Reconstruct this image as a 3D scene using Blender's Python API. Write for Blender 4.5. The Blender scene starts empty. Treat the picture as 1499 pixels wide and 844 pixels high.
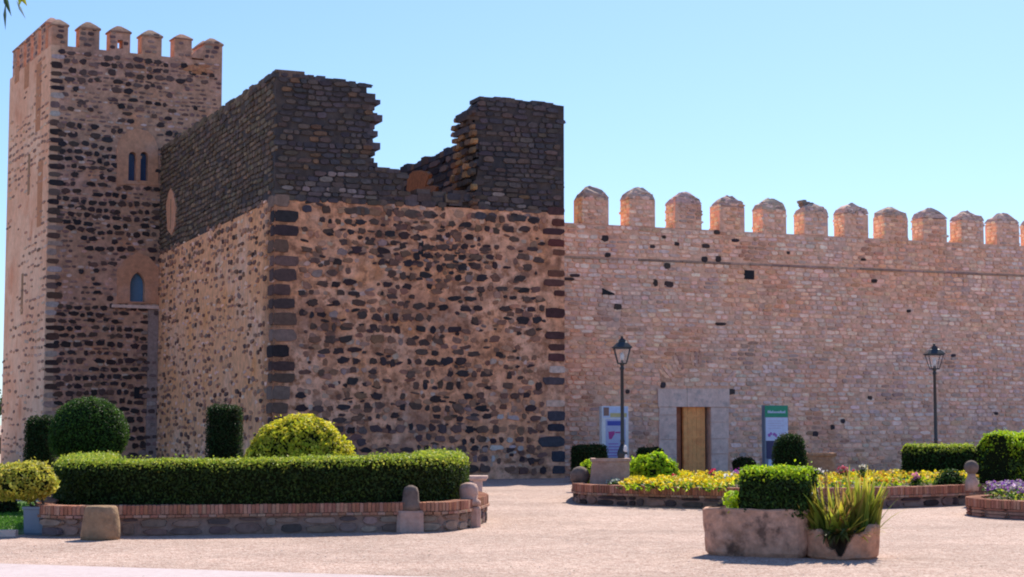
import bpy, math, random
import numpy as np
from mathutils import Vector, Matrix, noise

random.seed(11)
RNG = np.random.default_rng(5)
R = math.radians
sc = bpy.context.scene
COL = sc.collection

# ------------------------------------------------------------------ camera
F = 2450.0                     # focal length in photo pixels
W0, H0 = 1499.0, 844.0
HORIZON = 618.0
EYE = 1.6
PITCH = math.atan((HORIZON - H0 / 2) / F)
cam_d = bpy.data.cameras.new("camera")
cam = bpy.data.objects.new("camera", cam_d)
COL.objects.link(cam)
cam.location = (0, 0, EYE)
cam.rotation_euler = (R(90) + PITCH, 0, 0)
cam_d.sensor_fit = 'HORIZONTAL'
cam_d.sensor_width = 36
cam_d.lens = F / W0 * 36
cam_d.clip_end = 3000
cam_d.clip_start = 0.1
sc.camera = cam

# ------------------------------------------------------------------ light
SUN_EL, SUN_AZ = R(43), R(20)           # behind the castle, to the right
world = bpy.data.worlds.new("World")
sc.world = world
world.use_nodes = True
wn = world.node_tree.nodes
wl = world.node_tree.links
bg = wn["Background"]
sky = wn.new("ShaderNodeTexSky")
sky.sky_type = 'NISHITA'
sky.sun_disc = False
sky.sun_elevation = SUN_EL
sky.sun_rotation = SUN_AZ
sky.altitude = 600
sky.air_density = 1.0
sky.dust_density = 0.6
sky.ozone_density = 1.6
# soft roll-off of the bright sky near the sun, and a deeper blue
def vmath(op, a, b):
    n = wn.new("ShaderNodeVectorMath"); n.operation = op
    for i, x in enumerate((a, b)):
        if isinstance(x, tuple): n.inputs[i].default_value = x
        else: wl.new(x, n.inputs[i])
    return n.outputs[0]
den = vmath('ADD', vmath('MULTIPLY', sky.outputs[0], (.04, .04, .04)), (1, 1, 1))
wl.new(vmath('MULTIPLY', vmath('DIVIDE', sky.outputs[0], den), (0.645, 0.82, 1.06)), bg.inputs[0])
bg.inputs[1].default_value = 0.10
sun_d = bpy.data.lights.new("sun", 'SUN')
sun_d.energy = 3.85
sun_d.angle = R(0.5)
sun_d.color = (1.0, 0.92, 0.78)
sun = bpy.data.objects.new("sun", sun_d)
COL.objects.link(sun)
sdir = Vector((math.cos(SUN_EL) * math.sin(SUN_AZ), math.cos(SUN_EL) * math.cos(SUN_AZ), math.sin(SUN_EL)))
sun.rotation_euler = sdir.to_track_quat('Z', 'Y').to_euler()
sun.location = sdir * 200
sc.view_settings.view_transform = 'Standard'
sc.view_settings.look = 'None'
sc.view_settings.exposure = 1.0
sc.view_settings.gamma = 1.0
sc.view_settings.use_curve_mapping = False
sc.render.filter_size = 2.2
try:
    sc.cycles.pixel_filter_type = 'BLACKMAN_HARRIS'
    sc.cycles.filter_width = 2.0
    sc.cycles.max_bounces = 6
    sc.cycles.diffuse_bounces = 4
except Exception:
    pass

# ------------------------------------------------------------------ measuring helpers (photo pixel -> place)
FWD = Vector((0, math.cos(PITCH), math.sin(PITCH)))
UPV = Vector((0, -math.sin(PITCH), math.cos(PITCH)))
CAMP = Vector((0, 0, EYE))
def ray(px, py):
    return FWD * F + Vector((1, 0, 0)) * (px - 749.5) - UPV * (py - 422.0)
def ground(px, py, z=0.0):
    d = ray(px, py)
    return CAMP + d * ((z - EYE) / d.z)
def at(px, py, Y):
    d = ray(px, py)
    return CAMP + d * (Y / d.y)
def hit(px, py, O, n):
    d = ray(px, py)
    return CAMP + d * ((O - CAMP).dot(n) / d.dot(n))

class Frame:
    """an upright wall plane: O on the ground, u along the wall, n outwards"""
    def __init__(self, O, u, n):
        self.O, self.u, self.n = Vector(O), Vector(u).normalized(), Vector(n).normalized()
        self.v = Vector((0, 0, 1))
    def p(self, s, z, d=0.0):
        return self.O + self.u * s + self.v * z + self.n * d
    def px(self, px, py):
        w = hit(px, py, self.O, self.n) - self.O
        return w.dot(self.u), w.z

# ------------------------------------------------------------------ materials
def new_mat(name):
    m = bpy.data.materials.new(name)
    m.use_nodes = True
    nt = m.node_tree
    return m, nt, nt.nodes, nt.links, nt.nodes["Principled BSDF"]

def attr_mat(name, var=0.25, scale=6.0, rough=0.95, bump=0.25, bscale=30.0, spec=0.2, attr=True, base=(0.5, 0.5, 0.5), patch=None, metallic=0.0):
    """stone / brick / plaster: colour attribute of the piece times an uneven grain, with bump; patch = (colour, scale, amount) soft mottling"""
    m, nt, N, L, P = new_mat(name)
    tc = N.new("ShaderNodeTexCoord")
    n1 = N.new("ShaderNodeTexNoise"); n1.inputs["Scale"].default_value = scale; n1.inputs["Detail"].default_value = 6; n1.inputs["Roughness"].default_value = 0.65
    L.new(tc.outputs["Object"], n1.inputs["Vector"])
    mr = N.new("ShaderNodeMapRange"); mr.inputs[1].default_value = 0.25; mr.inputs[2].default_value = 0.75
    mr.inputs[3].default_value = 1 - var; mr.inputs[4].default_value = 1 + var
    L.new(n1.outputs["Fac"], mr.inputs[0])
    if attr:
        a = N.new("ShaderNodeAttribute"); a.attribute_name = "Col"
        src = a.outputs["Color"]
    else:
        rgb = N.new("ShaderNodeRGB"); rgb.outputs[0].default_value = (*base, 1)
        src = rgb.outputs[0]
    if patch:
        for (pc, ps, lo, hi) in patch:
            n2 = N.new("ShaderNodeTexNoise"); n2.inputs["Scale"].default_value = ps; n2.inputs["Detail"].default_value = 5; n2.inputs["Roughness"].default_value = 0.6
            mpp = N.new("ShaderNodeMapping"); mpp.inputs["Location"].default_value = (ps * 7.3, lo * 31, hi * 17)
            L.new(tc.outputs["Object"], mpp.inputs["Vector"]); L.new(mpp.outputs[0], n2.inputs["Vector"])
            m2 = N.new("ShaderNodeMapRange"); m2.inputs[1].default_value = lo; m2.inputs[2].default_value = hi
            L.new(n2.outputs["Fac"], m2.inputs[0])
            mx = N.new("ShaderNodeMix"); mx.data_type = 'RGBA'
            L.new(m2.outputs[0], mx.inputs[0]); L.new(src, mx.inputs[6]); mx.inputs[7].default_value = (*pc, 1)
            src = mx.outputs[2]
    mul = N.new("ShaderNodeVectorMath"); mul.operation = 'SCALE'
    L.new(src, mul.inputs[0]); L.new(mr.outputs[0], mul.inputs["Scale"])
    L.new(mul.outputs[0], P.inputs["Base Color"])
    P.inputs["Roughness"].default_value = rough
    P.inputs["Specular IOR Level"].default_value = spec
    P.inputs["Metallic"].default_value = metallic
    if bump:
        n3 = N.new("ShaderNodeTexNoise"); n3.inputs["Scale"].default_value = bscale; n3.inputs["Detail"].default_value = 5
        L.new(tc.outputs["Object"], n3.inputs["Vector"])
        b = N.new("ShaderNodeBump"); b.inputs["Strength"].default_value = bump; b.inputs["Distance"].default_value = 0.02
        L.new(n3.outputs["Fac"], b.inputs["Height"]); L.new(b.outputs[0], P.inputs["Normal"])
    return m

def leaf_mat(name, trans=0.35):
    m, nt, N, L, P = new_mat(name)
    a = N.new("ShaderNodeAttribute"); a.attribute_name = "Col"
    P.inputs["Roughness"].default_value = 0.55
    P.inputs["Specular IOR Level"].default_value = 0.25
    L.new(a.outputs["Color"], P.inputs["Base Color"])
    t = N.new("ShaderNodeBsdfTranslucent")
    L.new(a.outputs["Color"], t.inputs["Color"])
    mx = N.new("ShaderNodeMixShader"); mx.inputs[0].default_value = trans
    L.new(P.outputs[0], mx.inputs[1]); L.new(t.outputs[0], mx.inputs[2])
    L.new(mx.outputs[0], N["Material Output"].inputs[0])
    return m

def plain(name, col, rough=0.6, metallic=0.0, spec=0.4, var=0.12, scale=9.0):
    return attr_mat(name, var=var, scale=scale, rough=rough, bump=0.05, spec=spec, attr=False, base=col, metallic=metallic)

M = {}
M['stone'] = attr_mat("stone", var=0.35, scale=9, bump=0.5, bscale=22)
M['brick'] = attr_mat("brick", var=0.25, scale=14, bump=0.3, bscale=40)
M['mortar_front'] = attr_mat("orange_mortar", attr=False, base=(0.78, 0.36, 0.205), var=0.5, scale=4, bump=1.0, bscale=9,
    patch=[((0.78, 0.42, 0.28), 0.55, 0.42, 0.62), ((0.66, 0.27, 0.11), 0.8, 0.55, 0.7), ((0.30, 0.15, 0.11), 0.45, 0.55, 0.72), ((0.33, 0.15, 0.09), 2.2, 0.52, 0.66), ((0.40, 0.18, 0.10), 5.0, 0.52, 0.64), ((0.68, 0.42, 0.31), 1.6, 0.6, 0.75)])
M['mortar_left'] = attr_mat("ochre_mortar_bounce", attr=False, base=(0.82, 0.40, 0.21), var=0.35, scale=5, bump=0.6, bscale=12,
    patch=[((0.82, 0.48, 0.32), 0.5, 0.5, 0.65), ((0.82, 0.36, 0.15), 0.7, 0.55, 0.7), ((0.34, 0.19, 0.12), 1.1, 0.6, 0.75)])  # ochre mortar, with the left face's warm bounced light painted in
M['mortar_dark'] = attr_mat("dark_mortar", attr=False, base=(0.080, 0.063, 0.060), var=0.4, scale=4, bump=0.6, bscale=14,
    patch=[((0.14, 0.09, 0.06), 0.8, 0.55, 0.75), ((0.045, 0.045, 0.055), 1.0, 0.5, 0.7)])
M['mortar_keep'] = attr_mat("keep_mortar", attr=False, base=(0.54, 0.30, 0.20), var=0.45, scale=4, bump=0.6, bscale=12,
    patch=[((0.58, 0.32, 0.235), 0.5, 0.48, 0.64), ((0.60, 0.27, 0.15), 0.7, 0.57, 0.72), ((0.22, 0.14, 0.12), 0.5, 0.58, 0.74)])
M['mortar_keep_side'] = attr_mat("keep_mortar_side_glow", attr=False, base=(0.74, 0.42, 0.27), var=0.2, scale=4, bump=0.5, bscale=10,
    patch=[((0.80, 0.53, 0.37), 0.35, 0.45, 0.62), ((0.64, 0.28, 0.16), 0.5, 0.58, 0.72)])  # warmer light of the keep's left face painted into a paler mortar
M['mortar_wall'] = attr_mat("pink_mortar", attr=False, base=(0.80, 0.48, 0.34), var=0.35, scale=5, bump=0.5, bscale=16,
    patch=[((0.78, 0.41, 0.28), 0.4, 0.5, 0.66), ((0.60, 0.41, 0.35), 0.6, 0.55, 0.7)])
M['render_tan'] = attr_mat("tan_render", attr=False, base=(0.62, 0.30, 0.18), var=0.28, scale=6, bump=0.3, bscale=20,
    patch=[((0.62, 0.34, 0.24), 0.9, 0.5, 0.65)])
M['slot'] = plain("dark_void", (0.02, 0.02, 0.025), 0.9)
M['leaf'] = leaf_mat("leaf", 0.38)
M['petal'] = leaf_mat("petal", 0.5)
M['core'] = plain("dark_twigs", (0.012, 0.016, 0.006), 0.95, spec=0.05, var=0.4)
M['bark'] = attr_mat("bark", attr=False, base=(0.10, 0.075, 0.055), var=0.4, scale=12, bump=0.8, bscale=30)
M['soil'] = attr_mat("soil", attr=False, base=(0.10, 0.065, 0.045), var=0.4, scale=8, bump=0.8, bscale=20)
M['iron'] = plain("painted_iron", (0.022, 0.028, 0.036), 0.42, spec=0.5)
M['steel_blue'] = plain("blue_grey_metal", (0.16, 0.21, 0.28), 0.45, spec=0.5)
M['white'] = plain("white_paint", (0.72, 0.72, 0.74), 0.5)
M['lilac'] = plain("lilac_print", (0.42, 0.45, 0.66), 0.5)
M['blue'] = plain("blue_print", (0.05, 0.08, 0.42), 0.5)
M['purple'] = plain("purple_print", (0.30, 0.10, 0.42), 0.5)
M['magenta'] = plain("magenta_print", (0.42, 0.05, 0.25), 0.5)
M['green'] = plain("green_print", (0.012, 0.26, 0.15), 0.5)
M['navy'] = plain("navy_print", (0.03, 0.035, 0.11), 0.5)
M['pale_blue'] = plain("pale_blue_print", (0.50, 0.60, 0.82), 0.5)
M['yellow_print'] = plain("yellow_print", (0.55, 0.47, 0.22), 0.5)
M['brown_print'] = plain("brown_print", (0.25, 0.14, 0.12), 0.5)
M['wood'] = attr_mat("warm_lit_wood", attr=False, base=(0.97, 0.42, 0.14), var=0.2, scale=7, rough=0.5, bump=0.2, bscale=26, spec=0.3,
    patch=[((0.88, 0.33, 0.11), 3.0, 0.5, 0.68)])  # saturated orange puts the gateway's warm light into the wood colour
M['reveal_brick'] = attr_mat("reveal_brick", attr=False, base=(0.50, 0.20, 0.12), var=0.3, scale=7, bump=0.5, bscale=16)
M['window_glass'] = plain("blue_window", (0.10, 0.22, 0.36), 0.25, spec=0.5)
M['window_glass_dark'] = plain("dark_blue_window", (0.045, 0.085, 0.18), 0.25, spec=0.5)
def glass():
    m, nt, N, L, P = new_mat("lantern_glass")
    P.inputs["Base Color"].default_value = (0.9, 0.92, 0.92, 1)
    P.inputs["Roughness"].default_value = 0.1
    t = N.new("ShaderNodeBsdfTransparent"); mx = N.new("ShaderNodeMixShader"); mx.inputs[0].default_value = 0.10
    L.new(t.outputs[0], mx.inputs[1]); L.new(P.outputs[0], mx.inputs[2]); L.new(mx.outputs[0], N["Material Output"].inputs[0])
    return m
M['glass'] = glass()
M['granite'] = attr_mat("pale_granite", attr=False, base=(0.80, 0.57, 0.48), var=0.22, scale=7, bump=0.5, bscale=25,
    patch=[((0.72, 0.49, 0.41), 1.5, 0.5, 0.68), ((0.52, 0.40, 0.36), 3.0, 0.56, 0.72)])
M['pinkstone'] = attr_mat("pink_sandstone", attr=False, base=(0.50, 0.31, 0.25), var=0.25, scale=8, bump=0.6, bscale=22,
    patch=[((0.55, 0.38, 0.32), 3.0, 0.5, 0.68), ((0.30, 0.19, 0.15), 5.0, 0.58, 0.74)])
M['trough'] = attr_mat("weathered_sandstone", attr=False, base=(0.52, 0.285, 0.195), var=0.45, scale=9, bump=1.4, bscale=11,
    patch=[((0.54, 0.31, 0.22), 2.6, 0.48, 0.64), ((0.17, 0.10, 0.075), 4.2, 0.53, 0.66), ((0.47, 0.25, 0.16), 2.0, 0.56, 0.7)])
M['potstone'] = attr_mat("orange_sandstone", attr=False, base=(0.58, 0.29, 0.18), var=0.35, scale=8, bump=1.2, bscale=12,
    patch=[((0.42, 0.20, 0.12), 3.0, 0.5, 0.66), ((0.55, 0.34, 0.25), 2.2, 0.56, 0.7)])
M['stump'] = attr_mat("brown_stone", attr=False, base=(0.32, 0.20, 0.12), var=0.3, scale=9, bump=0.8, bscale=20,
    patch=[((0.42, 0.25, 0.15), 3.0, 0.5, 0.68), ((0.20, 0.13, 0.085), 5.0, 0.56, 0.72)])
M['shade_stone'] = attr_mat("shaded_stone", attr=False, base=(0.20, 0.145, 0.12), var=0.3, scale=9, bump=0.6, bscale=22,
    patch=[((0.12, 0.085, 0.075), 3.0, 0.5, 0.68)])  # shade on the post cap and stone balls put into a darker colour

def gravel_mat():
    m, nt, N, L, P = new_mat("pink_gravel")
    tc = N.new("ShaderNodeTexCoord")
    v = N.new("ShaderNodeTexVoronoi"); v.inputs["Scale"].default_value = 46; v.feature = 'F1'
    L.new(tc.outputs["Object"], v.inputs["Vector"])
    sep = N.new("ShaderNodeSeparateColor"); L.new(v.outputs["Color"], sep.inputs[0])
    cr = N.new("ShaderNodeValToRGB")
    cr.color_ramp.elements[0].color = (0.27, 0.155, 0.125, 1); cr.color_ramp.elements[1].color = (0.56, 0.44, 0.385, 1)
    e = cr.color_ramp.elements.new(0.5); e.color = (0.445, 0.315, 0.265, 1)
    L.new(sep.outputs[0], cr.inputs[0])
    n = N.new("ShaderNodeTexNoise"); n.inputs["Scale"].default_value = 0.55; n.inputs["Detail"].default_value = 6; n.inputs["Roughness"].default_value = 0.65
    mp = N.new("ShaderNodeMapping"); mp.inputs["Scale"].default_value = (0.6, 0.9, 1)
    L.new(tc.outputs["Object"], mp.inputs[0]); L.new(mp.outputs[0], n.inputs["Vector"])
    mr = N.new("ShaderNodeMapRange"); mr.inputs[1].default_value = 0.3; mr.inputs[2].default_value = 0.7; mr.inputs[3].default_value = 0.78; mr.inputs[4].default_value = 1.18
    L.new(n.outputs["Fac"], mr.inputs[0])
    n5 = N.new("ShaderNodeTexNoise"); n5.inputs["Scale"].default_value = 5; n5.inputs["Detail"].default_value = 5
    L.new(tc.outputs["Object"], n5.inputs["Vector"])
    mr5 = N.new("ShaderNodeMapRange"); mr5.inputs[1].default_value = 0.3; mr5.inputs[2].default_value = 0.7; mr5.inputs[3].default_value = 0.85; mr5.inputs[4].default_value = 1.15
    L.new(n5.outputs["Fac"], mr5.inputs[0])
    mm = N.new("ShaderNodeMath"); mm.operation = 'MULTIPLY'; L.new(mr.outputs[0], mm.inputs[0]); L.new(mr5.outputs[0], mm.inputs[1])
    sm = N.new("ShaderNodeVectorMath"); sm.operation = 'SCALE'
    L.new(cr.outputs[0], sm.inputs[0]); L.new(mm.outputs[0], sm.inputs["Scale"])
    L.new(sm.outputs[0], P.inputs["Base Color"])
    P.inputs["Roughness"].default_value = 0.95; P.inputs["Specular IOR Level"].default_value = 0.15
    b = N.new("ShaderNodeBump"); b.inputs["Strength"].default_value = 0.5; b.inputs["Distance"].default_value = 0.015
    L.new(v.outputs["Distance"], b.inputs["Height"]); L.new(b.outputs[0], P.inputs["Normal"])
    return m
M['gravel'] = gravel_mat()
M['paving'] = attr_mat("pale_paving", attr=False, base=(0.52, 0.43, 0.44), var=0.14, scale=9, bump=0.2, bscale=60,
    patch=[((0.46, 0.37, 0.37), 0.8, 0.5, 0.7)])
M['grass_base'] = plain("turf", (0.06, 0.13, 0.015), 0.9, var=0.4, scale=3)

# ------------------------------------------------------------------ mesh builder
class MB:
    def __init__(self):
        self.v, self.f, self.mi, self.c, self.smooth = [], [], [], [], []
    def add(self, verts, faces, col=(0.5, 0.5, 0.5), mi=0, smooth=False):
        b = len(self.v)
        self.v.extend([tuple(p) for p in verts])
        self.c.extend([(*col, 1.0)] * len(verts))
        for f in faces:
            self.f.append([b + i for i in f]); self.mi.append(mi); self.smooth.append(smooth)
    def obox(self, c, ax, ay, az, col=(0.5, 0.5, 0.5), mi=0):
        c, ax, ay, az = Vector(c), Vector(ax), Vector(ay), Vector(az)
        vs = [c + ax * i + ay * j + az * k for k in (-1, 1) for j in (-1, 1) for i in (-1, 1)]
        self.add(vs, [(0, 2, 3, 1), (4, 5, 7, 6), (0, 1, 5, 4), (2, 6, 7, 3), (0, 4, 6, 2), (1, 3, 7, 5)], col, mi)
    def box(self, x0, y0, z0, x1, y1, z1, col=(0.5, 0.5, 0.5), mi=0):
        self.obox(((x0 + x1) / 2, (y0 + y1) / 2, (z0 + z1) / 2), ((x1 - x0) / 2, 0, 0), (0, (y1 - y0) / 2, 0), (0, 0, (z1 - z0) / 2), col, mi)
    def fbox(self, fr, s0, s1, z0, z1, d0, d1, col=(0.5, 0.5, 0.5), mi=0):
        self.obox(fr.p((s0 + s1) / 2, (z0 + z1) / 2, (d0 + d1) / 2), fr.u * (s1 - s0) / 2, fr.n * (d1 - d0) / 2, fr.v * (z1 - z0) / 2, col, mi)
    def loft(self, loops, cap0=True, cap1=True, col=(0.5, 0.5, 0.5), mi=0, smooth=False):
        k = len(loops[0]); vs = [p for l in loops for p in l]; fs = []
        for i in range(len(loops) - 1):
            for j in range(k):
                a, b = i * k + j, i * k + (j + 1) % k
                fs.append((a, b, b + k, a + k))
        if cap0: fs.append(tuple(reversed(range(k))))
        if cap1: fs.append(tuple((len(loops) - 1) * k + j for j in range(k)))
        self.add(vs, fs, col, mi, smooth)
    def tube(self, p0, p1, r0, r1, k=8, col=(0.5, 0.5, 0.5), mi=0):
        p0, p1 = Vector(p0), Vector(p1)
        d = (p1 - p0).normalized(); a = d.orthogonal().normalized(); b = d.cross(a)
        l = lambda p, r: [p + (a * math.cos(t) + b * math.sin(t)) * r for t in [2 * math.pi * i / k for i in range(k)]]
        self.loft([l(p0, r0), l(p1, r1)], True, True, col, mi, True)
    def lathe(self, c, prof, k=20, col=(0.5, 0.5, 0.5), mi=0, smooth=True, rot=0.0):
        c = Vector(c)
        self.loft([[c + Vector((r * math.cos(rot + 2 * math.pi * i / k), r * math.sin(rot + 2 * math.pi * i / k), z)) for i in range(k)] for r, z in prof], True, True, col, mi, smooth)
    def prism(self, fr, poly, d0, d1, col=(0.5, 0.5, 0.5), mi=0):
        k = len(poly)
        a = sum(poly[i][0] * poly[(i + 1) % k][1] - poly[(i + 1) % k][0] * poly[i][1] for i in range(k))
        if a < 0: poly = poly[::-1]
        vs = [fr.p(s, z, d1) for s, z in poly] + [fr.p(s, z, d0) for s, z in poly]
        fs = [tuple(range(k)), tuple(reversed(range(k, 2 * k)))]
        for i in range(k):
            j = (i + 1) % k
            fs.append((i, i + k, j + k, j))
        # winding depends on the frame's handedness; normals are made consistent in build()
        self.add(vs, fs, col, mi)
    def stone(self, fr, s, z, w, h, depth, col, p=2.8, jit=0.12, back=0.03, k=12, mi=0, rot=0.0):
        ph = random.uniform(-.25, .25)
        pts = []
        cr_, sr_ = math.cos(rot), math.sin(rot)
        for i in range(k):
            t = 2 * math.pi * (i + .5) / k + ph * 0.5 + random.uniform(-.12, .12)
            c_, s_ = math.cos(t), math.sin(t)
            r = (abs(c_) ** p + abs(s_) ** p) ** (-1 / p) * (1 + random.uniform(-jit, jit))
            x, y = c_ * r * w / 2, s_ * r * h / 2
            pts.append((x * cr_ - y * sr_, x * sr_ + y * cr_))
        tl = random.uniform(-.2, .2) * depth
        vs = [fr.p(s + x, z + y, -back) for x, y in pts] + [fr.p(s + x * .9, z + y * .88, depth + tl * x / w) for x, y in pts]
        fs = [tuple(range(k, 2 * k))] + [(i, (i + 1) % k, (i + 1) % k + k, i + k) for i in range(k)]
        self.add(vs, fs, col, mi)
    def leaves(self, P, Nrm, size, cols, aspect=0.55, spread=0.9, mi=0):
        """P, Nrm: n x 3 arrays; cols: n x 3; a bent diamond per leaf"""
        n = len(P)
        if n == 0: return
        nn = Nrm + RNG.normal(0, spread, (n, 3)); nn /= np.linalg.norm(nn, axis=1)[:, None] + 1e-9
        t = RNG.normal(0, 1, (n, 3)); t -= nn * np.sum(t * nn, axis=1)[:, None]; t /= np.linalg.norm(t, axis=1)[:, None] + 1e-9
        b = np.cross(nn, t)
        L_ = (size * RNG.uniform(.7, 1.35, n))[:, None]; w_ = L_ * aspect
        v = np.empty((n, 4, 3))
        v[:, 0] = P - t * L_ * .5; v[:, 1] = P + b * w_ * .5 + nn * L_ * .1; v[:, 2] = P + t * L_ * .5; v[:, 3] = P - b * w_ * .5 + nn * L_ * .1
        base = len(self.v)
        self.v.extend(map(tuple, v.reshape(-1, 3).tolist()))
        self.c.extend([(c[0], c[1], c[2], 1.0) for c in np.repeat(cols, 4, axis=0).tolist()])
        self.f.extend([[base + 4 * i, base + 4 * i + 1, base + 4 * i + 2, base + 4 * i + 3] for i in range(n)])
        self.mi.extend([mi] * n); self.smooth.extend([False] * n)
    def build(self, name, mats, parent=None, fix=True):
        me = bpy.data.meshes.new(name)
        off = Vector(parent.location) if parent is not None else Vector((0, 0, 0))
        q = parent
        while q is not None and q.parent is not None:
            q = q.parent; off += Vector(q.location)
        vs = (np.array(self.v, dtype=float) - np.array(off)).tolist()
        me.from_pydata(vs, [], self.f)
        if not isinstance(mats, (list, tuple)): mats = [mats]
        for m in mats: me.materials.append(m)
        me.polygons.foreach_set("material_index", self.mi)
        me.polygons.foreach_set("use_smooth", self.smooth)
        ca = me.color_attributes.new("Col", 'FLOAT_COLOR', 'POINT')
        ca.data.foreach_set("color", np.array(self.c, dtype=np.float32).ravel())
        me.update()
        if fix:
            import bmesh
            bm = bmesh.new(); bm.from_mesh(me); bmesh.ops.recalc_face_normals(bm, faces=bm.faces); bm.to_mesh(me); bm.free()
        o = bpy.data.objects.new(name, me)
        COL.objects.link(o)
        if parent is not None: o.parent = parent
        return o

def tag(o, label, cat, group=None, kind=None):
    if label: o["label"] = label
    if cat: o["category"] = cat
    if group: o["group"] = group
    if kind: o["kind"] = kind
    return o
def thing(name, loc, label, cat, group=None):
    o = bpy.data.objects.new(name, None)
    o.empty_display_size = 0.2
    COL.objects.link(o); o.location = Vector(loc)
    return tag(o, label, cat, group)

def vary(c, a=.2, hue=.06):
    k = 1 + random.uniform(-a, a)
    return tuple(max(.004, x * k * (1 + random.uniform(-hue, hue))) for x in c)
def pick(l, a=.2, hue=.06): return vary(random.choice(l), a, hue)
def nz(x, y, sc_=1.0, seed=0.0): return noise.noise(Vector((x * sc_ + seed * 3.7, y * sc_ - seed * 1.9, seed)))

def inpoly(s, z, poly):
    r = False; n = len(poly)
    for i in range(n):
        x1, y1 = poly[i]; x2, y2 = poly[(i + 1) % n]
        if (y1 > z) != (y2 > z) and s < (x2 - x1) * (z - y1) / (y2 - y1) + x1: r = not r
    return r

def courses(mb, fr, s0, s1, z0, z1, pitch, wrange, inside, colfn, prob, hfill=.85, gap=.02, depth=.03, p=3.4, jit=.1, wob=.04, tilt=0.0, mi=0, back=.03, slope=0.0, zj=0.0):
    z = z0
    row = 0
    while z < z1:
        ph = pitch * random.uniform(.78, 1.22)
        s = s0 - random.uniform(0, wrange[1])
        while s < s1:
            w = random.uniform(*wrange)
            cs, cz = s + w / 2, z + ph / 2 + nz(s, row * .37, .6, 3) * wob * 2 + slope * (s - s0) + random.uniform(-zj, zj)
            if inside(cs, cz) and random.random() < prob(cs, cz):
                c = colfn(cs, cz)
                if c is not None:
                    k = random.uniform(.82, 1.08)
                    mb.stone(fr, cs, cz, w - gap, ph * hfill * k, depth * random.uniform(.5, 1.4), c, p, jit, back=back, mi=mi, rot=random.uniform(-tilt, tilt))
            s += w
        z += ph
        row += 1

# ================================================================== GROUND
g = MB()
g.add([(-600, -60, 0), (600, -60, 0), (600, 900, 0), (-600, 900, 0)], [(0, 1, 2, 3)])
o = g.build("gravel_ground", M['gravel'], fix=False); tag(o, "pinkish gravel square in front of the castle", None, kind='structure')
# pale paved strip along the bottom of the photo
a, b = ground(0, 825), ground(640, 845)
d = (b - a).normalized(); q = Vector((d.y, -d.x, 0))
g = MB()
A, B = a - d * 30, b + d * 30
g.add([A + Vector((0, 0, .004)), A + q * 12 + Vector((0, 0, .004)), B + q * 12 + Vector((0, 0, .004)), B + Vector((0, 0, .004))], [(0, 1, 2, 3)])
o = g.build("pavement", M['paving'], fix=True); tag(o, "pale smooth paved strip crossing the lower left foreground", None, kind='structure')

# ================================================================== RUINED TOWER (front block)
U = Vector((2.367, 1, 0)).normalized(); NF = Vector((U.y, -U.x, 0))
FR = ground(827, 699.5)
fF = Frame(FR, U, NF)
sL = fF.px(400, 500)[0]
fF = Frame(fF.p(sL, 0), U, NF)           # s = 0 at the left corner
WF = -sL
fLdir = -NF                              # going back
NLft = -U
fS = Frame(fF.O, fLdir, NLft)            # left side: s grows backwards
LS = fS.px(232, 450)[0] + 0.6
zc = fF.px(400, 105)[1]
zr = fF.px(817, 153)[1]
zbL = fF.px(400, 288)[1]; zbR = fF.px(817, 303)[1]
zback = fS.px(232, 215)[1]
print("ruin: W %.2f L %.2f top %.2f %.2f boundary %.2f %.2f back top %.2f" % (WF, LS, zc, zr, zbL, zbR, zback), "FR", FR, "FL", fF.O)
ruin = thing("ruined_tower", fF.p(WF / 2, 0), "broken square tower of orange mortar and black stones with dark breached top", "castle tower")
TH = 1.2
def fpx(l): return [fF.px(x, y) for x, y in l]
front_low = [(0, -.3), (WF, -.3), (WF, zbR), (0, zbL)]
stubL = fpx([(400, 296), (400, 106), (412, 105), (425, 111), (470, 114), (500, 119), (537, 124), (537, 135), (546, 140), (544, 160), (541, 185), (543, 205), (540, 225), (541, 246), (575, 247), (590, 258), (594, 297)])
zmin = min(zbL, zbR) - .018
stubL[0] = (0, zmin); stubL[-1] = (stubL[-1][0], zmin); stubL[1] = (0, stubL[1][1])
stubR = fpx([(694, 298), (702, 222), (699, 200), (695, 176), (703, 153), (712, 142), (740, 148), (790, 150), (817, 154)])
stubR[-1] = (WF, stubR[-1][1]); stubR.append((WF, zmin)); stubR[0] = (stubR[0][0], zmin)
body = MB()
body.fbox(fF, 0, WF, -.3, min(zbL, zbR) - .02, -TH, 0, mi=0)
body.prism(fF, stubL, -TH, -.01, mi=1)
body.prism(fF, stubR, -TH, -.01, mi=1)
# left side
zsb0, zsb1 = fS.px(398, 288)[1], fS.px(236, 368)[1]
def side_bound(s): return zsb0 + (zsb1 - zsb0) * s / LS + nz(s, 0, .7, 5) * .25
side_top = [fS.px(x, y) for x, y in [(399, 106), (385, 118), (360, 134), (330, 155), (300, 174), (270, 193), (240, 212)]]
ztopend = side_top[-1][1]
sp = [(TH, 0 - .3), (TH, zsb0 - .1), (LS, zsb1 - .1), (LS, -.3)]
body.prism(fS, sp, -TH, 0, mi=2)
sp2 = [(TH, zsb0 - .1), (TH, side_top[0][1] - .05)] + [(max(TH + .1, s), z - .05) for s, z in side_top[1:]] + [(LS, ztopend - .05), (LS, zsb1 - .1)]
body.prism(fS, sp2, -TH, -.01, mi=1)
body.fbox(fS, 0, TH + .01, -.3, zsb0 - .1, -.6, 0.0, mi=2)
# right side wall seen from inside through the breach, stepping down backwards
fRt = Frame(fF.p(WF, 0), fLdir, U)
inner = Frame(fF.p(WF - TH, 0), fLdir, -U)
z_in0 = inner.px(682, 206)[1]; z_in1 = inner.px(590, 240)[1]
body.fbox(fRt, TH, LS, -.3, z_in0 - .05, -TH, 0, mi=1)
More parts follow.
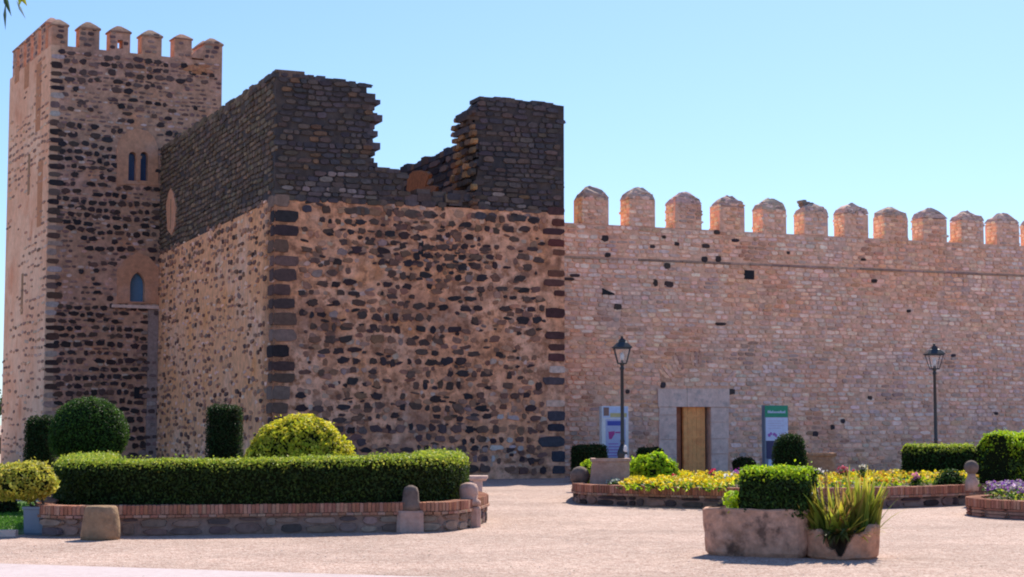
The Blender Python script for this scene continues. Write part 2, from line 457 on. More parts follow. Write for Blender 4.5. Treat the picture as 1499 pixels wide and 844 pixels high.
# back wall and rubble fill
fB = Frame(fF.p(0, 0) + fLdir * (LS - .02), U, -NF)
zb_ = at(560, 246, fF.p(WF / 2, 0).y + LS).z
body.fbox(fF, TH, WF - TH, -.3, zb_ - .2, -LS + .02, -LS + TH, mi=1)
body.fbox(fF, TH - .02, WF - TH + .02, 0, min(zbL, zbR) - .5, -LS + TH - .02, -TH + .02, mi=1)
DARK = [(.055, .038, .038), (.075, .05, .046), (.10, .064, .054), (.062, .04, .042), (.042, .034, .038), (.14, .082, .064)]
BROWN = [(.20, .105, .07), (.16, .09, .065), (.26, .135, .085)]
DZ = [(.092, .074, .080), (.105, .084, .086), (.078, .068, .078), (.118, .088, .080), (.098, .078, .082), (.13, .092, .078)]
# --- front, orange zone
cx_, cz_ = fF.px(625, 365)
px_, pz_ = fF.px(600, 645)
rx_, rz_ = fF.px(800, 620)
def f_prob(s, z):
    d = .62 + nz(s, z, .45, 1) * .38
    e = ((s - cx_) / 2.0) ** 2 + ((z - cz_) / .9) ** 2
    if e < 1: d += .45 * (1 - e)
    if z < 2.0: d += .25
    if z > zbL - .7: d += .2
    if rx_ - 2.0 < s and 2.2 < z < 4.5: d -= .35
    if s > rx_ - 1.6 and z < 2.4: d = .85
    return d
def f_in(s, z): return .75 < s < WF - .65 and 0 < z < zbL - .08
def f_col(s, z):
    if s > rx_ - 1.8 and z < 2.6:
        r = random.random()
        if r < .16: return vary((.52, .42, .40), .2)
        return pick([(.22, .11, .08), (.13, .07, .06), (.07, .045, .05), (.30, .15, .10)], .3)
    if z < 2.0 and random.random() < .5: return pick([(.14, .09, .085), (.09, .06, .06), (.20, .12, .10)], .25)
    r = random.random()
    if r < .12: return pick(BROWN)
    if r < .17: return vary((.30, .20, .18))
    return pick(DARK)
courses(body, fF, .6, WF - .5, .05, zbL, .315, (.20, .50), f_in, f_col, f_prob, hfill=.66, gap=.09, depth=.04, p=3.0, jit=.25, wob=.05, tilt=.11, mi=3, zj=.04)
courses(body, fF, .6, WF - .5, .15, zbL, .19, (.14, .34), f_in, f_col, lambda s, z: (.20 + .22 * nz(s, z, .8, 9)) + (.45 if ((s - cx_) / 2.0) ** 2 + ((z - cz_) / .9) ** 2 < 1 else 0), hfill=.5, gap=.05, depth=.03, p=2.3, jit=.2, wob=.1, tilt=.25, mi=3, zj=.04)
# rust and brown rubble between the black stones
courses(body, fF, .6, WF - .5, .1, zbL, .24, (.14, .42), f_in, lambda s, z: pick([(.30, .15, .10), (.24, .12, .085), (.40, .20, .13), (.34, .19, .14), (.46, .25, .17), (.19, .10, .08)], .25), lambda s, z: .42 + .3 * nz(s, z, .5, 21), hfill=.72, gap=.05, depth=.022, p=2.8, jit=.24, tilt=.22, mi=3, zj=.07)
# pale chips and light mortar scraps
courses(body, fF, .6, WF - .5, .15, zbL, .30, (.12, .3), f_in, lambda s, z: pick([(.55, .38, .31), (.48, .30, .23), (.58, .36, .26)], .15), lambda s, z: .18, hfill=.5, gap=.05, depth=.015, p=2.3, jit=.2, tilt=.3, mi=3, zj=.08)
# left corner quoins
z = .5
while z < zbL - .1:
    h = random.uniform(.26, .44)
    w = random.uniform(.42, .75)
    c = pick(DARK, .2) if random.random() < .66 else pick([(.17, .10, .08), (.24, .15, .12), (.12, .075, .06)])
    body.stone(fF, w / 2 - .02, z + h / 2, w, h * .9, .03, c, 9, .035, mi=3)
    body.stone(fS, (1.1 - w) / 2 - .01, z + h / 2, 1.1 - w, h * .9, .03, c, 9, .035, mi=3)
    z += h + random.uniform(.01, .05)
# right corner quoins: red-brown, then pale, then dark blue-grey at the foot
z = .1
while z < zbR - .1:
    h = random.uniform(.2, .36); w = random.uniform(.35, .75)
    yy = z / zbR
    if yy < .22: c = pick([(.06, .06, .075), (.045, .045, .06), (.08, .07, .08)]); w *= 1.2; h *= 1.2
    elif yy < .42: c = pick([(.60, .41, .33), (.50, .32, .25), (.64, .46, .40), (.09, .07, .08)])
    else: c = pick([(.14, .05, .042), (.11, .05, .045), (.17, .07, .05), (.08, .04, .04)])
    if random.random() < .85: body.stone(fF, WF - w / 2 + .02, z + h / 2, w, h * .88, .03, c, 8, .05, mi=3)
    z += h + random.uniform(.02, .09)
# the band of black stones where the orange ends
courses(body, fF, 0, WF, zbL - .42, zbL + .25, .26, (.3, .6), lambda s, z: 0.2 < s < WF - .2, lambda s, z: pick(DZ + [(.16, .12, .11)]), lambda s, z: .55, hfill=.8, gap=.04, depth=.03, p=3, jit=.12, mi=3)
# --- front, dark zone: thin slabs, ragged broken ends
def dz_col(s, z):
    if z < zbL + .75 and random.random() < .22: return pick([(.24, .19, .18), (.18, .14, .13)], .2)
    if random.random() < .03: return pick([(.19, .11, .07), (.16, .095, .065)])
    return pick(DZ, .24)
for st in (stubL, stubR):
    s0 = min(p[0] for p in st); s1 = max(p[0] for p in st); z1 = max(p[1] for p in st)
    courses(body, fF, s0, s1, zbL - .1, z1, .155, (.16, .46), lambda s, z: inpoly(s, z, st) and .12 < s < WF - .12, dz_col, lambda s, z: .93, hfill=.9, gap=.018, depth=.04, p=3.6, jit=.14, tilt=.03, mi=3)
# slabs jutting out of the broken edges, deep blocks
def jut(px, py, w, h, c=None):
    s, z = fF.px(px, py)
    body.fbox(fF, s - w / 2, s + w / 2, z - h / 2, z + h / 2, -TH * random.uniform(.5, .95), random.uniform(-.06, .03), col=c or pick(DZ, .3), mi=3)
for (x, y) in [(541, 141), (546, 148), (540, 157), (544, 168), (548, 172), (541, 184), (545, 195), (538, 203), (544, 213), (540, 223), (536, 233), (545, 240), (560, 248), (575, 250), (585, 256),
               (684, 166), (681, 172), (690, 160), (698, 152), (688, 182), (683, 190), (692, 196), (688, 206), (694, 214), (697, 226), (693, 238), (698, 250), (695, 262), (699, 276), (694, 288)]:
    jut(x + (11 if x > 640 else 0), y, random.uniform(.30, .50), random.uniform(.10, .19))
for k in range(26):
    x = 404 + k * 5.1
    jut(x, 107 + max(0, (x - 410)) * .14 + random.uniform(-1, 2.5), random.uniform(.16, .34), random.uniform(.08, .17))
for k in range(24):
    x = 706 + k * 4.5
    jut(x, 143 + max(0, (x - 712)) * .105 + random.uniform(-1, 2.5), random.uniform(.14, .3), random.uniform(.08, .15))
# tumbled blocks in the breach floor
for k in range(34):
    x = random.uniform(548, 700); s, z = fF.px(x, random.uniform(282, 297))
    body.fbox(fF, s - .2, s + .2, z - .12, z + .12, -random.uniform(.4, 1.1), -.02 + random.uniform(-.15, .05), col=pick(DZ + [(.25, .16, .12)], .3), mi=3)
# inner face of the right wall, with a patch of orange render
ipx = [inner.px(612, 268), inner.px(640, 268)]
def in_col(s, z):
    x0 = (s - ipx[0][0]) / 1.5; 
    if random.random() < .3: return pick([(.32, .20, .15), (.26, .16, .12)])
    return pick(DARK + DZ, .3)
courses(body, inner, TH - .1, LS - .8, zbL - 1.0, z_in0 - .25, .27, (.4, 1.2), lambda s, z: True, in_col, lambda s, z: .9, hfill=.8, gap=.04, depth=.05, p=3.2, jit=.12, mi=3)
s_, z_ = inner.px(613, 266)
body.stone(inner, s_, z_, 2.6, .95, .09, (.55, .19, .075), 2.2, .15, k=11, mi=3)
body.stone(inner, s_ - 1.0, z_ - .45, 2.2, .4, .10, (.42, .18, .09), 2.2, .15, k=11, mi=3)
for k in range(34):
    s = TH + k * .36
    if s < LS - .5:
        zt = z_in0 - .02
        body.fbox(inner, s - .2, s + .2, zt - .2, zt + random.uniform(-.05, .10), -.7, .03, col=pick(DZ + BROWN, .3), mi=3)
# broken left-facing end of the right stub, in orange and dark stones
eb = Frame(fF.p(fF.px(690, 250)[0], 0), fLdir, -U)
courses(body, eb, 0.02, TH, zbL, fF.px(690, 170)[1], .22, (.25, .5), lambda s, z: True, lambda s, z: pick([(.40, .21, .10), (.32, .17, .09), (.10, .07, .06), (.20, .12, .08)], .25), lambda s, z: .9, hfill=.85, depth=.10, gap=.03, p=3, mi=3, jit=.15)
# --- left side stones
def s_in(s, z): return .15 < s < LS and 0 < z < side_bound(s)
def s_prob(s, z):
    return .27 + nz(s * .6, z, .5, 4) * .35 + (.35 if z > side_bound(s) - .9 else 0) + (.15 if z < 2.2 else 0) + (.25 if s > LS - 3 and z > 5 else 0)
courses(body, fS, 0, LS, .05, zsb0 + .3, .25, (.24, .55), s_in, lambda s, z: pick([(.17, .09, .07), (.24, .13, .09), (.32, .17, .11), (.12, .07, .06), (.40, .21, .14)], .3) if random.random() < .85 else vary((.30, .19, .15)), s_prob, hfill=.55, gap=.1, depth=.035, p=2.4, jit=.18, tilt=.12, mi=3, zj=.06)
courses(body, fS, 0, LS, .05, zsb0, .2, (.2, .5), s_in, lambda s, z: pick([(.46, .23, .14), (.36, .19, .13), (.82, .52, .38), (.52, .27, .17), (.78, .48, .36)], .2), lambda s, z: .5, hfill=.5, gap=.06, depth=.02, p=2.4, jit=.2, tilt=.12, mi=3, zj=.08)
# side dark zone
spoly = [(0, zsb0 - .2)] + [(0, side_top[0][1])] + side_top[1:] + [(LS, ztopend), (LS, zsb1)]
LZ = [(.15, .105, .080), (.18, .125, .088), (.12, .09, .078), (.21, .14, .092), (.155, .115, .078)]
courses(body, fS, 0, LS, zsb1 - .5, max(z for s, z in side_top), .17, (.22, .6), lambda s, z: .1 < s < LS - .05 and z > side_bound(s) and inpoly(s, z, spoly), lambda s, z: pick(LZ + [(.18, .13, .09)] if random.random() < .15 else LZ, .35), lambda s, z: .96, hfill=.82, gap=.03, depth=.035, p=3.6, jit=.1, mi=3, tilt=.03)
courses(body, fS, .1, LS, 0, 1, 99, (1, 1), lambda s, z: False, None, None)
for k in range(44):
    s = .2 + k * (LS - .3) / 44
    zt = np.interp(s, [p[0] for p in side_top], [p[1] for p in side_top])
    body.fbox(fS, s - .2, s + .2, zt - .18, zt + random.uniform(-.06, .08), -.8, .02, col=pick(LZ, .3), mi=3)
body.build("masonry", [M['mortar_front'], M['mortar_dark'], M['mortar_left'], M['stone']], ruin)
# pale loophole surround on the left side
lp = MB()
lpoly = [fS.px(x, y) for x, y in [(245, 300), (248, 283), (252, 275), (256, 283), (259, 300), (258, 330), (253, 344), (247, 336)]]
lp.prism(fS, lpoly, -.1, .05)
lo = lp.build("loophole_surround", M['render_tan'], ruin)
lq = MB(); s_, z_ = fS.px(252, 312)
lq.fbox(fS, s_ - .07, s_ + .07, z_ - .55, z_ + .5, .0, .055); lq.build("loophole", M['stump'], lo)
# small hole in the front
h_ = MB(); s_, z_ = fF.px(615, 361)
h_.prism(fF, [(s_ - .07, z_ - .22), (s_ + .09, z_ - .22), (s_ + .1, z_ + .16), (s_ - .03, z_ + .2)], -.05, .012)
h_.build("drain_hole", M['slot'], ruin)

# ================================================================== CURTAIN WALL
GP = ground(1015, 694.2)
sW0 = 0
fW = Frame(GP, U, NF)
sa = fW.px(812, 560)[0]
fW = Frame(fW.p(sa, 0), U, NF)           # s = 0 hidden behind the ruined tower
sb = fW.px(1560, 500)[0]
def wpx(x, y): return fW.px(x, y)
zt0 = wpx(850, 327)[1]; zt1 = wpx(1480, 359)[1]; st0 = wpx(850, 327)[0]; st1 = wpx(1480, 359)[0]
def wtop(s): return zt0 + (zt1 - zt0) * (s - st0) / (st1 - st0)
zl0 = wpx(850, 376)[1]; zl1 = wpx(1480, 402)[1]
def wstr(s): return zl0 + (zl1 - zl0) * (s - st0) / (st1 - st0)
print("curtain: len %.2f top %.2f %.2f string %.2f %.2f gate Y %.2f" % (sb, zt0, zt1, zl0, zl1, GP.y))
curtain = thing("curtain_wall", fW.p(sb / 2, 0), "long pink rubble curtain wall with battlements and a small gate", "castle wall")
WT = 2.4
gs0, gz0 = wpx(990, 694); gs1, _ = wpx(1040, 694); _, gzt = wpx(1015, 594)
cb = MB()
sEnd = sb + 14
zz = min(zt0, zt1)
poly = [(-1.5, -.3), (gs0, -.3), (gs0, gzt), (gs1, gzt), (gs1, -.3), (sEnd, -.3), (sEnd, wtop(sEnd)), (-1.5, wtop(-1.5))]
cb.prism(fW, poly, -WT, 0, mi=0)
cb.prism(fW, [(0, wstr(0)), (sEnd, wstr(sEnd)), (sEnd, wtop(sEnd)), (0, wtop(0))], -.02, .05, mi=0)   # parapet band slightly proud
WS = [(.90, .59, .44), (.85, .52, .385), (.84, .585, .48), (.92, .67, .53), (.80, .47, .325), (.86, .49, .335), (.80, .535, .43), (.90, .56, .41), (.70, .445, .34), (.91, .62, .47)]
ac_s, ac_z = wpx(1022, 600)
lint = [wpx(963, 597), wpx(1065, 568)]
def w_in(s, z):
    if lint[0][0] - .05 < s < lint[1][0] + .05 and z < lint[1][1] + .05: return False
    return 0 < z < wtop(s) - .04
def w_col(s, z):
    c = list(pick(WS, .20, .05))
    t = nz(s, z, .28, 7)
    if t > .12: c = [c[0] * 1.02, c[1] * .88, c[2] * .78]
    if t < -.2: c = [c[0] * .93, c[1] * .98, c[2] * 1.04]
    if nz(s, z, .9, 12) > .42: c = [c[0] * .72, c[1] * .7, c[2] * .72]
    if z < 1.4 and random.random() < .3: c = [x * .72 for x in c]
    return tuple(c)
fWp = Frame(fW.p(0, 0, .05), U, NF)
courses(cb, fW, -.2, sb + .4, .03, zl0 + .2, .135, (.16, .46), lambda s, z: w_in(s, z) and z < wstr(s) - .05, w_col, lambda s, z: .95, hfill=.9, gap=.016, depth=.03, p=3.4, jit=.13, wob=.03, tilt=.05, mi=1)
courses(cb, fWp, -.2, sb + .4, zl0 - .2, zt0 + .1, .135, (.16, .44), lambda s, z: w_in(s, z) and z > wstr(s) + .06, w_col, lambda s, z: .95, hfill=.9, gap=.016, depth=.03, p=3.4, jit=.13, wob=.03, tilt=.05, mi=1)
# relieving arch over the gate: radial stones
for i in range(36):
    t = math.pi * (i + .5) / 36
    r = 1.6
    s, z = ac_s + r * math.cos(t), ac_z + r * math.sin(t)
    if z > lint[1][1] + .1 and random.random() < .6:
        cb.stone(fW, s, z, .50, .115, .036, w_col(s, z), 3.2, .14, mi=1, rot=t)
cb.build("masonry", [M['mortar_wall'], M['stone']], curtain)
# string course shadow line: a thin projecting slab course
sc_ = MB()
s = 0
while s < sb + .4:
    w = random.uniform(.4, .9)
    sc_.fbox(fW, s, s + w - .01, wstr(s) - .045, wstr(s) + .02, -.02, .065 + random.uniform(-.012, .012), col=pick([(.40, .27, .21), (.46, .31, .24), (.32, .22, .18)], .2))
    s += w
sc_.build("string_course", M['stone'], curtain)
# single black stones and sockets
for (x, y, w, h, kind) in [(884, 349, .24, .22, 0), (888, 373, .2, .14, 0), (953, 361, .2, .12, 0), (970, 347, .14, .12, 0), (989, 357, .18, .12, 0), (1032, 360, .28, .14, 0), (1048, 340, .2, .16, 0),
        (1030, 380, .2, .2, 0), (1050, 379, .2, .2, 0), (976, 389, .24, .2, 0), (979, 416, .32, .22, 0), (959, 414, .16, .24, 0), (904, 449, .26, .2, 0), (1055, 474, .38, .1, 0), (1075, 352, .28, .12, 0),
        (1279, 411, .26, .13, 0), (1152, 370, .1, .1, 0), (1193, 635, .22, .18, 0), (1218, 625, .16, .16, 0), (1233, 616, .18, .16, 0), (1273, 582, .16, .14, 0), (1457, 605, .18, .12, 0), (1070, 573, .26, .2, 0), (918, 573, .14, .14, 0), (970, 563, .18, .2, 0),
        (841, 403, .36, .1, 0), (832, 408, .4, .1, 0), (1262, 380, .2, .1, 0), (1395, 520, .2, .1, 0), (1330, 455, .16, .1, 0)]:
    m_ = MB()
    s, z = wpx(x, y)
    fr = fWp if z > wstr(s) else fW
    m_.stone(fr, s, z, w, h, .05, pick([(.05, .04, .04), (.075, .055, .05), (.06, .045, .05)], .2), 3.5, .1)
    m_.build("dark_stone", M['stone'], curtain)
m_ = MB(); s, z = wpx(1096, 402); m_.fbox(fW, s - .17, s + .17, z - .14, z + .14, -.02, .055); m_.build("blocked_socket", M['slot'], curtain)
m_ = MB(); s, z = wpx(890, 427); m_.prism(fW, [(s - .2, z - .09), (s + .2, z - .09), (s + .18, z - .04), (s - .2, z + .1)], -.02, .055); m_.build("putlog_hole", M['slot'], curtain)
# merlons
MX = [(839, 890, 271, 327), (908, 958, 276, 331), (975, 1026, 280, 335), (1040, 1089, 286, 339), (1103, 1150, 290, 341), (1164, 1211, 294, 345), (1223, 1270, 297, 347), (1281, 1328, 301, 350), (1338, 1385, 305, 353), (1394, 1439, 308, 356), (1446, 1491, 311, 358), (1498, 1543, 314, 360), (1548, 1592, 317, 362)]
for i, (x0, x1, yt, yb) in enumerate(MX):
    s1m, zb = wpx(x1, yb); s0m, _ = wpx(x0 + 12.5, yb)
    zb = wtop((s0m + s1m) / 2) - .02
    _, zt = wpx((x0 + x1) / 2 + 6, yt)
    hgt = zt - zb; hgt *= random.uniform(.97, 1.04); zt = zb + hgt; zsh = zb + hgt * random.uniform(.65, .71)
    dp = .62
    mm_ = MB()
    fm = Frame(fW.p(0, 0, .05), U, NF)
    mm_.fbox(fm, s0m, s1m, zb, zsh, -dp, 0, mi=0)
    # hipped cap, slightly oversailing, rounded
    cs, hw = (s0m + s1m) / 2, (s1m - s0m) / 2
    loops = []
    for q, (kx, dz) in enumerate([(1.0, 0), (1.01, .04), (.86, .17), (.60, .27), (.30, hgt * .32 - .01), (.12, hgt * .32 + .015)]):
        ky = kx
        j = lambda: random.uniform(-.035, .035)
        loops.append([fm.p(cs + a_ * hw * kx + j(), zsh + dz + j(), -dp / 2 + b_ * dp / 2 * ky + j()) for a_, b_ in [(-1, -1), (0, -1), (1, -1), (1, 0), (1, 1), (0, 1), (-1, 1), (-1, 0)]])
    mm_.loft(loops, True, True, col=vary((.56, .37, .30)), mi=1)
    ff = fm
    courses(mm_, ff, s0m, s1m, zb + .02, zsh, .125, (.16, .36), lambda s, z: s0m + .07 < s < s1m - .06, w_col, lambda s, z: .94, hfill=.82, gap=.025, depth=.025, p=3.3, jit=.1, mi=1)
    fl = Frame(fm.p(s0m, 0, 0), -NF, -U)
    courses(mm_, fl, 0, dp, zb + .02, zsh, .14, (.2, .32), lambda s, z: .05 < s < dp - .05, lambda s, z: pick([(.82, .62, .42), (.78, .56, .36), (.86, .68, .50)], .12), lambda s, z: .92, hfill=.82, gap=.025, depth=.02, p=3.3, jit=.1, mi=1)  # bounced light between merlons painted into these brighter left-side stones
    # rough stones on the cap
    for q in range(30):
        a_ = random.uniform(-.8, .8); dz = random.uniform(.05, .22)
        fc = Frame(fm.p(0, 0, -dp / 2 + dp / 2 * (1.0 - (dz / .3) * .45)), U, NF)
        if abs(a_) < 1.0 - dz * 1.5: mm_.stone(fc, cs + a_ * hw, zsh + dz, random.uniform(.1, .24), .09, .03, pick([(.62, .42, .35), (.38, .26, .22), (.82, .58, .50), (.60, .36, .25)], .2), 3, .15, mi=1, back=.1)
    if i == 5:
        for q in range(7): mm_.stone(Frame(fm.p(0, 0, -.3), U, NF), cs + random.uniform(-.3, .2), zt + random.uniform(-.12, .03), .2, .13, .08, vary((.22, .17, .15)), 3, .2, mi=1, back=.2)
    mm_.build("merlon", [M['mortar_wall'], M['stone']], curtain)
# gate
gm = MB(); s0, z0 = wpx(962, 596); s1, z1 = wpx(1066, 569)
gm.fbox(fW, s0, (s0 + s1) / 2 - .25, z0 + .02, z1 - .02, -.3, .07); gm.fbox(fW, (s0 + s1) / 2 - .24, s1, z0 + .02, z1, -.3, .075)
gm.build("gate_lintel", M['granite'], curtain)
for (xa, xb) in ((966, 989.5), (1040.5, 1064)):
    jm = MB(); s0, _ = wpx(xa, 690); s1, _ = wpx(xb, 690); z = 0
    while z < z0 - .05:
        h = min(random.uniform(.45, .8), z0 + .015 - z)
        jm.fbox(fW, s0 - random.uniform(0, .06) * (xa < 1000), s1 + random.uniform(0, .06) * (xa > 1000), z, z + h - .012, -.3, .06 + random.uniform(-.01, .01)); z += h
    jm.build("gate_jamb", M['granite'], curtain)
dr = MB(); sm, _ = wpx(1003, 660)
dr.fbox(fW, gs0 + .004, sm, 0, gzt - .004, -.36, -.26)
dr.build("gate_reveal", M['reveal_brick'], curtain)
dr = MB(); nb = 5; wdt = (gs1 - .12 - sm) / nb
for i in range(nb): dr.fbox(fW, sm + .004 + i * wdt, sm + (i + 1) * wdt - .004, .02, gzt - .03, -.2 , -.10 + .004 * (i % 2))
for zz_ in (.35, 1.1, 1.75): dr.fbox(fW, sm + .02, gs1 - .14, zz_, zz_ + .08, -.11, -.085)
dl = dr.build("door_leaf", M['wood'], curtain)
dk = MB(); dk.fbox(fW, gs0 + .003, gs1 - .003, -.02, gzt - .003, -.6, -.45); dk.build("gate_passage", M['slot'], curtain)

# ================================================================== KEEP
KY = 58.0
UK = Vector((1.842, 1, 0)).normalized(); NK = Vector((UK.y, -UK.x, 0))
kc = at(63.5, 600, KY); kc.z = 0
fK = Frame(kc, UK, NK)
WK = fK.px(325, 110)[0]
fKs = Frame(kc, -NK, -UK)
LK = fKs.px(8, 400)[0]
zk0 = fK.px(80, 64)[1]; zk1 = fK.px(322, 92)[1]
zkt = (zk0 + zk1) / 2
print("keep: W %.2f L %.2f top %.2f %.2f" % (WK, LK, zk0, zk1))
keep = thing("castle_keep", kc + UK * WK / 2, "tall square keep with twin arched window, at the far left behind the ruin", "castle tower")
kb = MB()
kb.fbox(fK, 0, WK, -.3, zkt, -LK, -.36, mi=0)
kb.fbox(fKs, -.012, LK, -.3, zkt - .004, -.3, .012, mi=1)
def kz(y, x=150): return fK.px(x, y)[1]
bands = [(700, .9), (620, .98), (545, .95), (540, .55), (500, .88), (450, .85), (440, .3), (345, .32), (335, .62), (300, .75), (195, .72), (185, .36), (130, .34), (115, .7), (92, .75), (85, .5), (40, .5)]
bz = sorted((kz(y), p) for y, p in bands)
def k_prob(s, z):
    return float(np.interp(z, [b[0] for b in bz], [b[1] for b in bz])) + nz(s * .5, z, .6, 2) * .35 + .06 - (.25 if s > WK - 1.8 and z > kz(190) else 0)
alf1 = [fK.px(x, y) for x, y in [(171, 272), (171, 215), (177, 200), (188, 191), (202, 188), (216, 192), (226, 202), (231, 216), (231, 272)]]
alf2 = [fK.px(x, y) for x, y in [(171, 444), (171, 394), (182, 380), (200, 369), (218, 376), (232, 392), (232, 444)]]
butt0 = fK.px(216, 500)[0]
def k_in(s, z):
    if inpoly(s, z, alf1) or inpoly(s, z, alf2): return False
    if s > butt0 and z < kz(446): return False
    return .35 < s < WK - .1 and 0 < z < zkt - .1
def k_col(s, z):
    if z > kz(190) and random.random() < .55: return pick([(.11, .07, .065), (.16, .10, .09), (.22, .13, .11), (.09, .06, .06)], .3)
    return pick(DARK + [(.06, .044, .044), (.05, .04, .042)], .25)
courses(kb, fK, .2, WK, .1, zkt, .285, (.2, .44), k_in, k_col, k_prob, hfill=.68, gap=.05, depth=.035, p=2.7, jit=.22, wob=.05, mi=2, tilt=.1, zj=.045)
courses(kb, fK, .2, WK, .1, zkt, .17, (.14, .32), k_in, lambda s, z: pick([(.54, .33, .26), (.44, .25, .19), (.32, .19, .16), (.18, .11, .10), (.60, .42, .36), (.24, .14, .12)], .25), lambda s, z: .72, hfill=.6, gap=.04, depth=.018, p=2.7, jit=.16, mi=2, tilt=.08)
def arch_pts(xc, y_sill, w, y_top, pointed=False, n=8):
    s0, zb = fK.px(xc - w / 2, y_sill); s1, _ = fK.px(xc + w / 2, y_sill); _, zt = fK.px(xc, y_top)
    r = (s1 - s0) / 2; cs = (s0 + s1) / 2
    hh = r * (1.65 if pointed else 1.05)
    pts = [(s0, zb), (s1, zb)]
    for i in range(n + 1):
        t = math.pi * i / n
        x = math.cos(t); yv = math.sin(t)
        if pointed: yv = math.sqrt(max(0, 4 - (1 + abs(x)) ** 2)) / math.sqrt(3)
        pts.append((cs + x * r, zt - hh + yv * hh))
    return pts

def keyhole(outer, holes):
    """outer: clockwise, last edge runs along the bottom from right to left; holes: (start index, counter-clockwise points), right to left"""
    out = list(outer); zb = outer[-1][1]
    for st, h in holes:
        x = h[st][0]; out.append((x, zb))
        out += h[st:] + h[:st] + [h[st]]
        out.append((x, zb))
    return out
H_TR, H_TL = arch_pts(210, 264, 11.5, 222), arch_pts(193, 264, 11.5, 222)
H_LO = arch_pts(200.5, 441, 22, 398, True, 12)
kb.prism(fK, keyhole([(0, -.3), (0, zkt), (WK, zkt), (WK, -.3)], [(1, H_TR), (0, H_LO), (0, H_TL)]), -.362, 0, mi=0)
# quoins at the front corner
z = .3
while z < zkt - .3:
    h = random.uniform(.2, .34); w = random.uniform(.35, .6)
    c = pick(DARK) if random.random() < .6 else pick([(.45, .36, .33), (.40, .28, .23), (.20, .13, .11)])
    kb.stone(fK, w / 2 - .02, z + h / 2, w, h * .8, .03, c, 4.5, .07, mi=2); z += h + .03
# side: mortar with painted-in side light, brick strips and rough courses
ks0 = fKs.px(58, 150)[0]
courses(kb, Frame(fKs.p(0, 0, .012), fKs.u, fKs.n), 0, LK, .1, zkt - .4, .26, (.3, .7), lambda s, z: .12 < s < LK - .1, lambda s, z: pick([(.40, .24, .18), (.30, .19, .15), (.62, .45, .34), (.22, .14, .11), (.52, .30, .20)], .2),
        lambda s, z: .5 + nz(s * .3, z * .8, .5, 8) * .9, hfill=.42, gap=.1, depth=.02, p=2.6, jit=.18, mi=2, tilt=.1, zj=.06)
for (y0, y1, sx) in [(92, 190, 58), (95, 128, 40), (98, 120, 26), (235, 330, 60)]:
    s, z = fKs.px(sx, y0); _, z1 = fKs.px(sx, y1)
    kb.fbox(fKs, s - .35, s + .35, min(z, z1), max(z, z1), 0, .025, col=(.50, .24, .13), mi=2)
# orange patch near the top right
for q in range(14):
    s, z = fK.px(random.uniform(270, 305), random.uniform(96, 106)); kb.stone(fK, s, z, .4, .12, .04, vary((.50, .22, .12)), 3, .15, mi=2)
# pale column right of the lower window
kb.fbox(fK, butt0, fK.px(231, 500)[0], 0, kz(446), -.02, .05, col=(.36, .26, .235), mi=2)
courses(kb, Frame(fK.p(0, 0, .05), UK, NK), butt0, fK.px(231, 500)[0], .1, kz(450), .24, (.2, .4), lambda s, z: True, lambda s, z: pick([(.42, .31, .28), (.28, .19, .17), (.12, .08, .08)], .2), lambda s, z: .6, hfill=.6, gap=.05, depth=.02, mi=2)
kb.build("masonry", [M['mortar_keep'], M['mortar_keep_side'], M['stone']], keep)
# merlons
def keep_merlon(fr, s0, s1, zb, zsh, ztip, dp=.55, slit=False, colr=WS):
    m_ = MB()
    if slit:
        cs = (s0 + s1) / 2; w = .10
        m_.fbox(fr, s0, cs - w, zb, zsh, -dp, 0); m_.fbox(fr, cs + w, s1, zb, zsh, -dp, 0); m_.fbox(fr, cs - w, cs + w, zb + (zsh - zb) * .62, zsh - .002, -dp + .003, -.003); m_.fbox(fr, cs - w, cs + w, zb, zb + .12, -dp + .003, -.003)
    else: m_.fbox(fr, s0, s1, zb, zsh, -dp, 0)
    cs, hw = (s0 + s1) / 2, (s1 - s0) / 2
    loops = []
    for kx, t in [(1.12, 0), (1.12, .2), (.7, .6), (.2, 1.0)]:
        loops.append([fr.p(cs + a_ * hw * kx, zsh + (ztip - zsh) * t, -dp / 2 + b_ * dp / 2 * kx) for a_, b_ in [(-1, -1), (1, -1), (1, 1), (-1, 1)]])
    m_.loft(loops, True, True, col=vary((.36, .21, .15)), mi=1)
    courses(m_, fr, s0, s1, zb + .03, zsh, .2, (.18, .34), lambda s, z: s0 + .08 < s < s1 - .08 and not (slit and abs(s - cs) < .2), lambda s, z: pick([(.30, .19, .16), (.20, .13, .12), (.42, .28, .23), (.12, .08, .08)], .2), lambda s, z: .8, hfill=.7, depth=.02, gap=.04, mi=1)
    return m_.build("merlon", [M['mortar_keep'], M['stone']], keep)
for i, (x0, x1, yt, ysh) in enumerate([(74, 100, 26, 36), (117, 146, 30, 41), (162, 191, 36, 46), (208, 237, 42, 52), (256, 281, 48, 56), (299, 326, 54, 64)]):
    s0, z1 = fK.px(x0, ysh); s1, _ = fK.px(x1, ysh); _, zt = fK.px((x0 + x1) / 2, yt)
    s0 = max(s0, 0); s1 = min(s1, WK)
    keep_merlon(fK, s0, s1, zkt, z1, zt, slit=(i == 2))
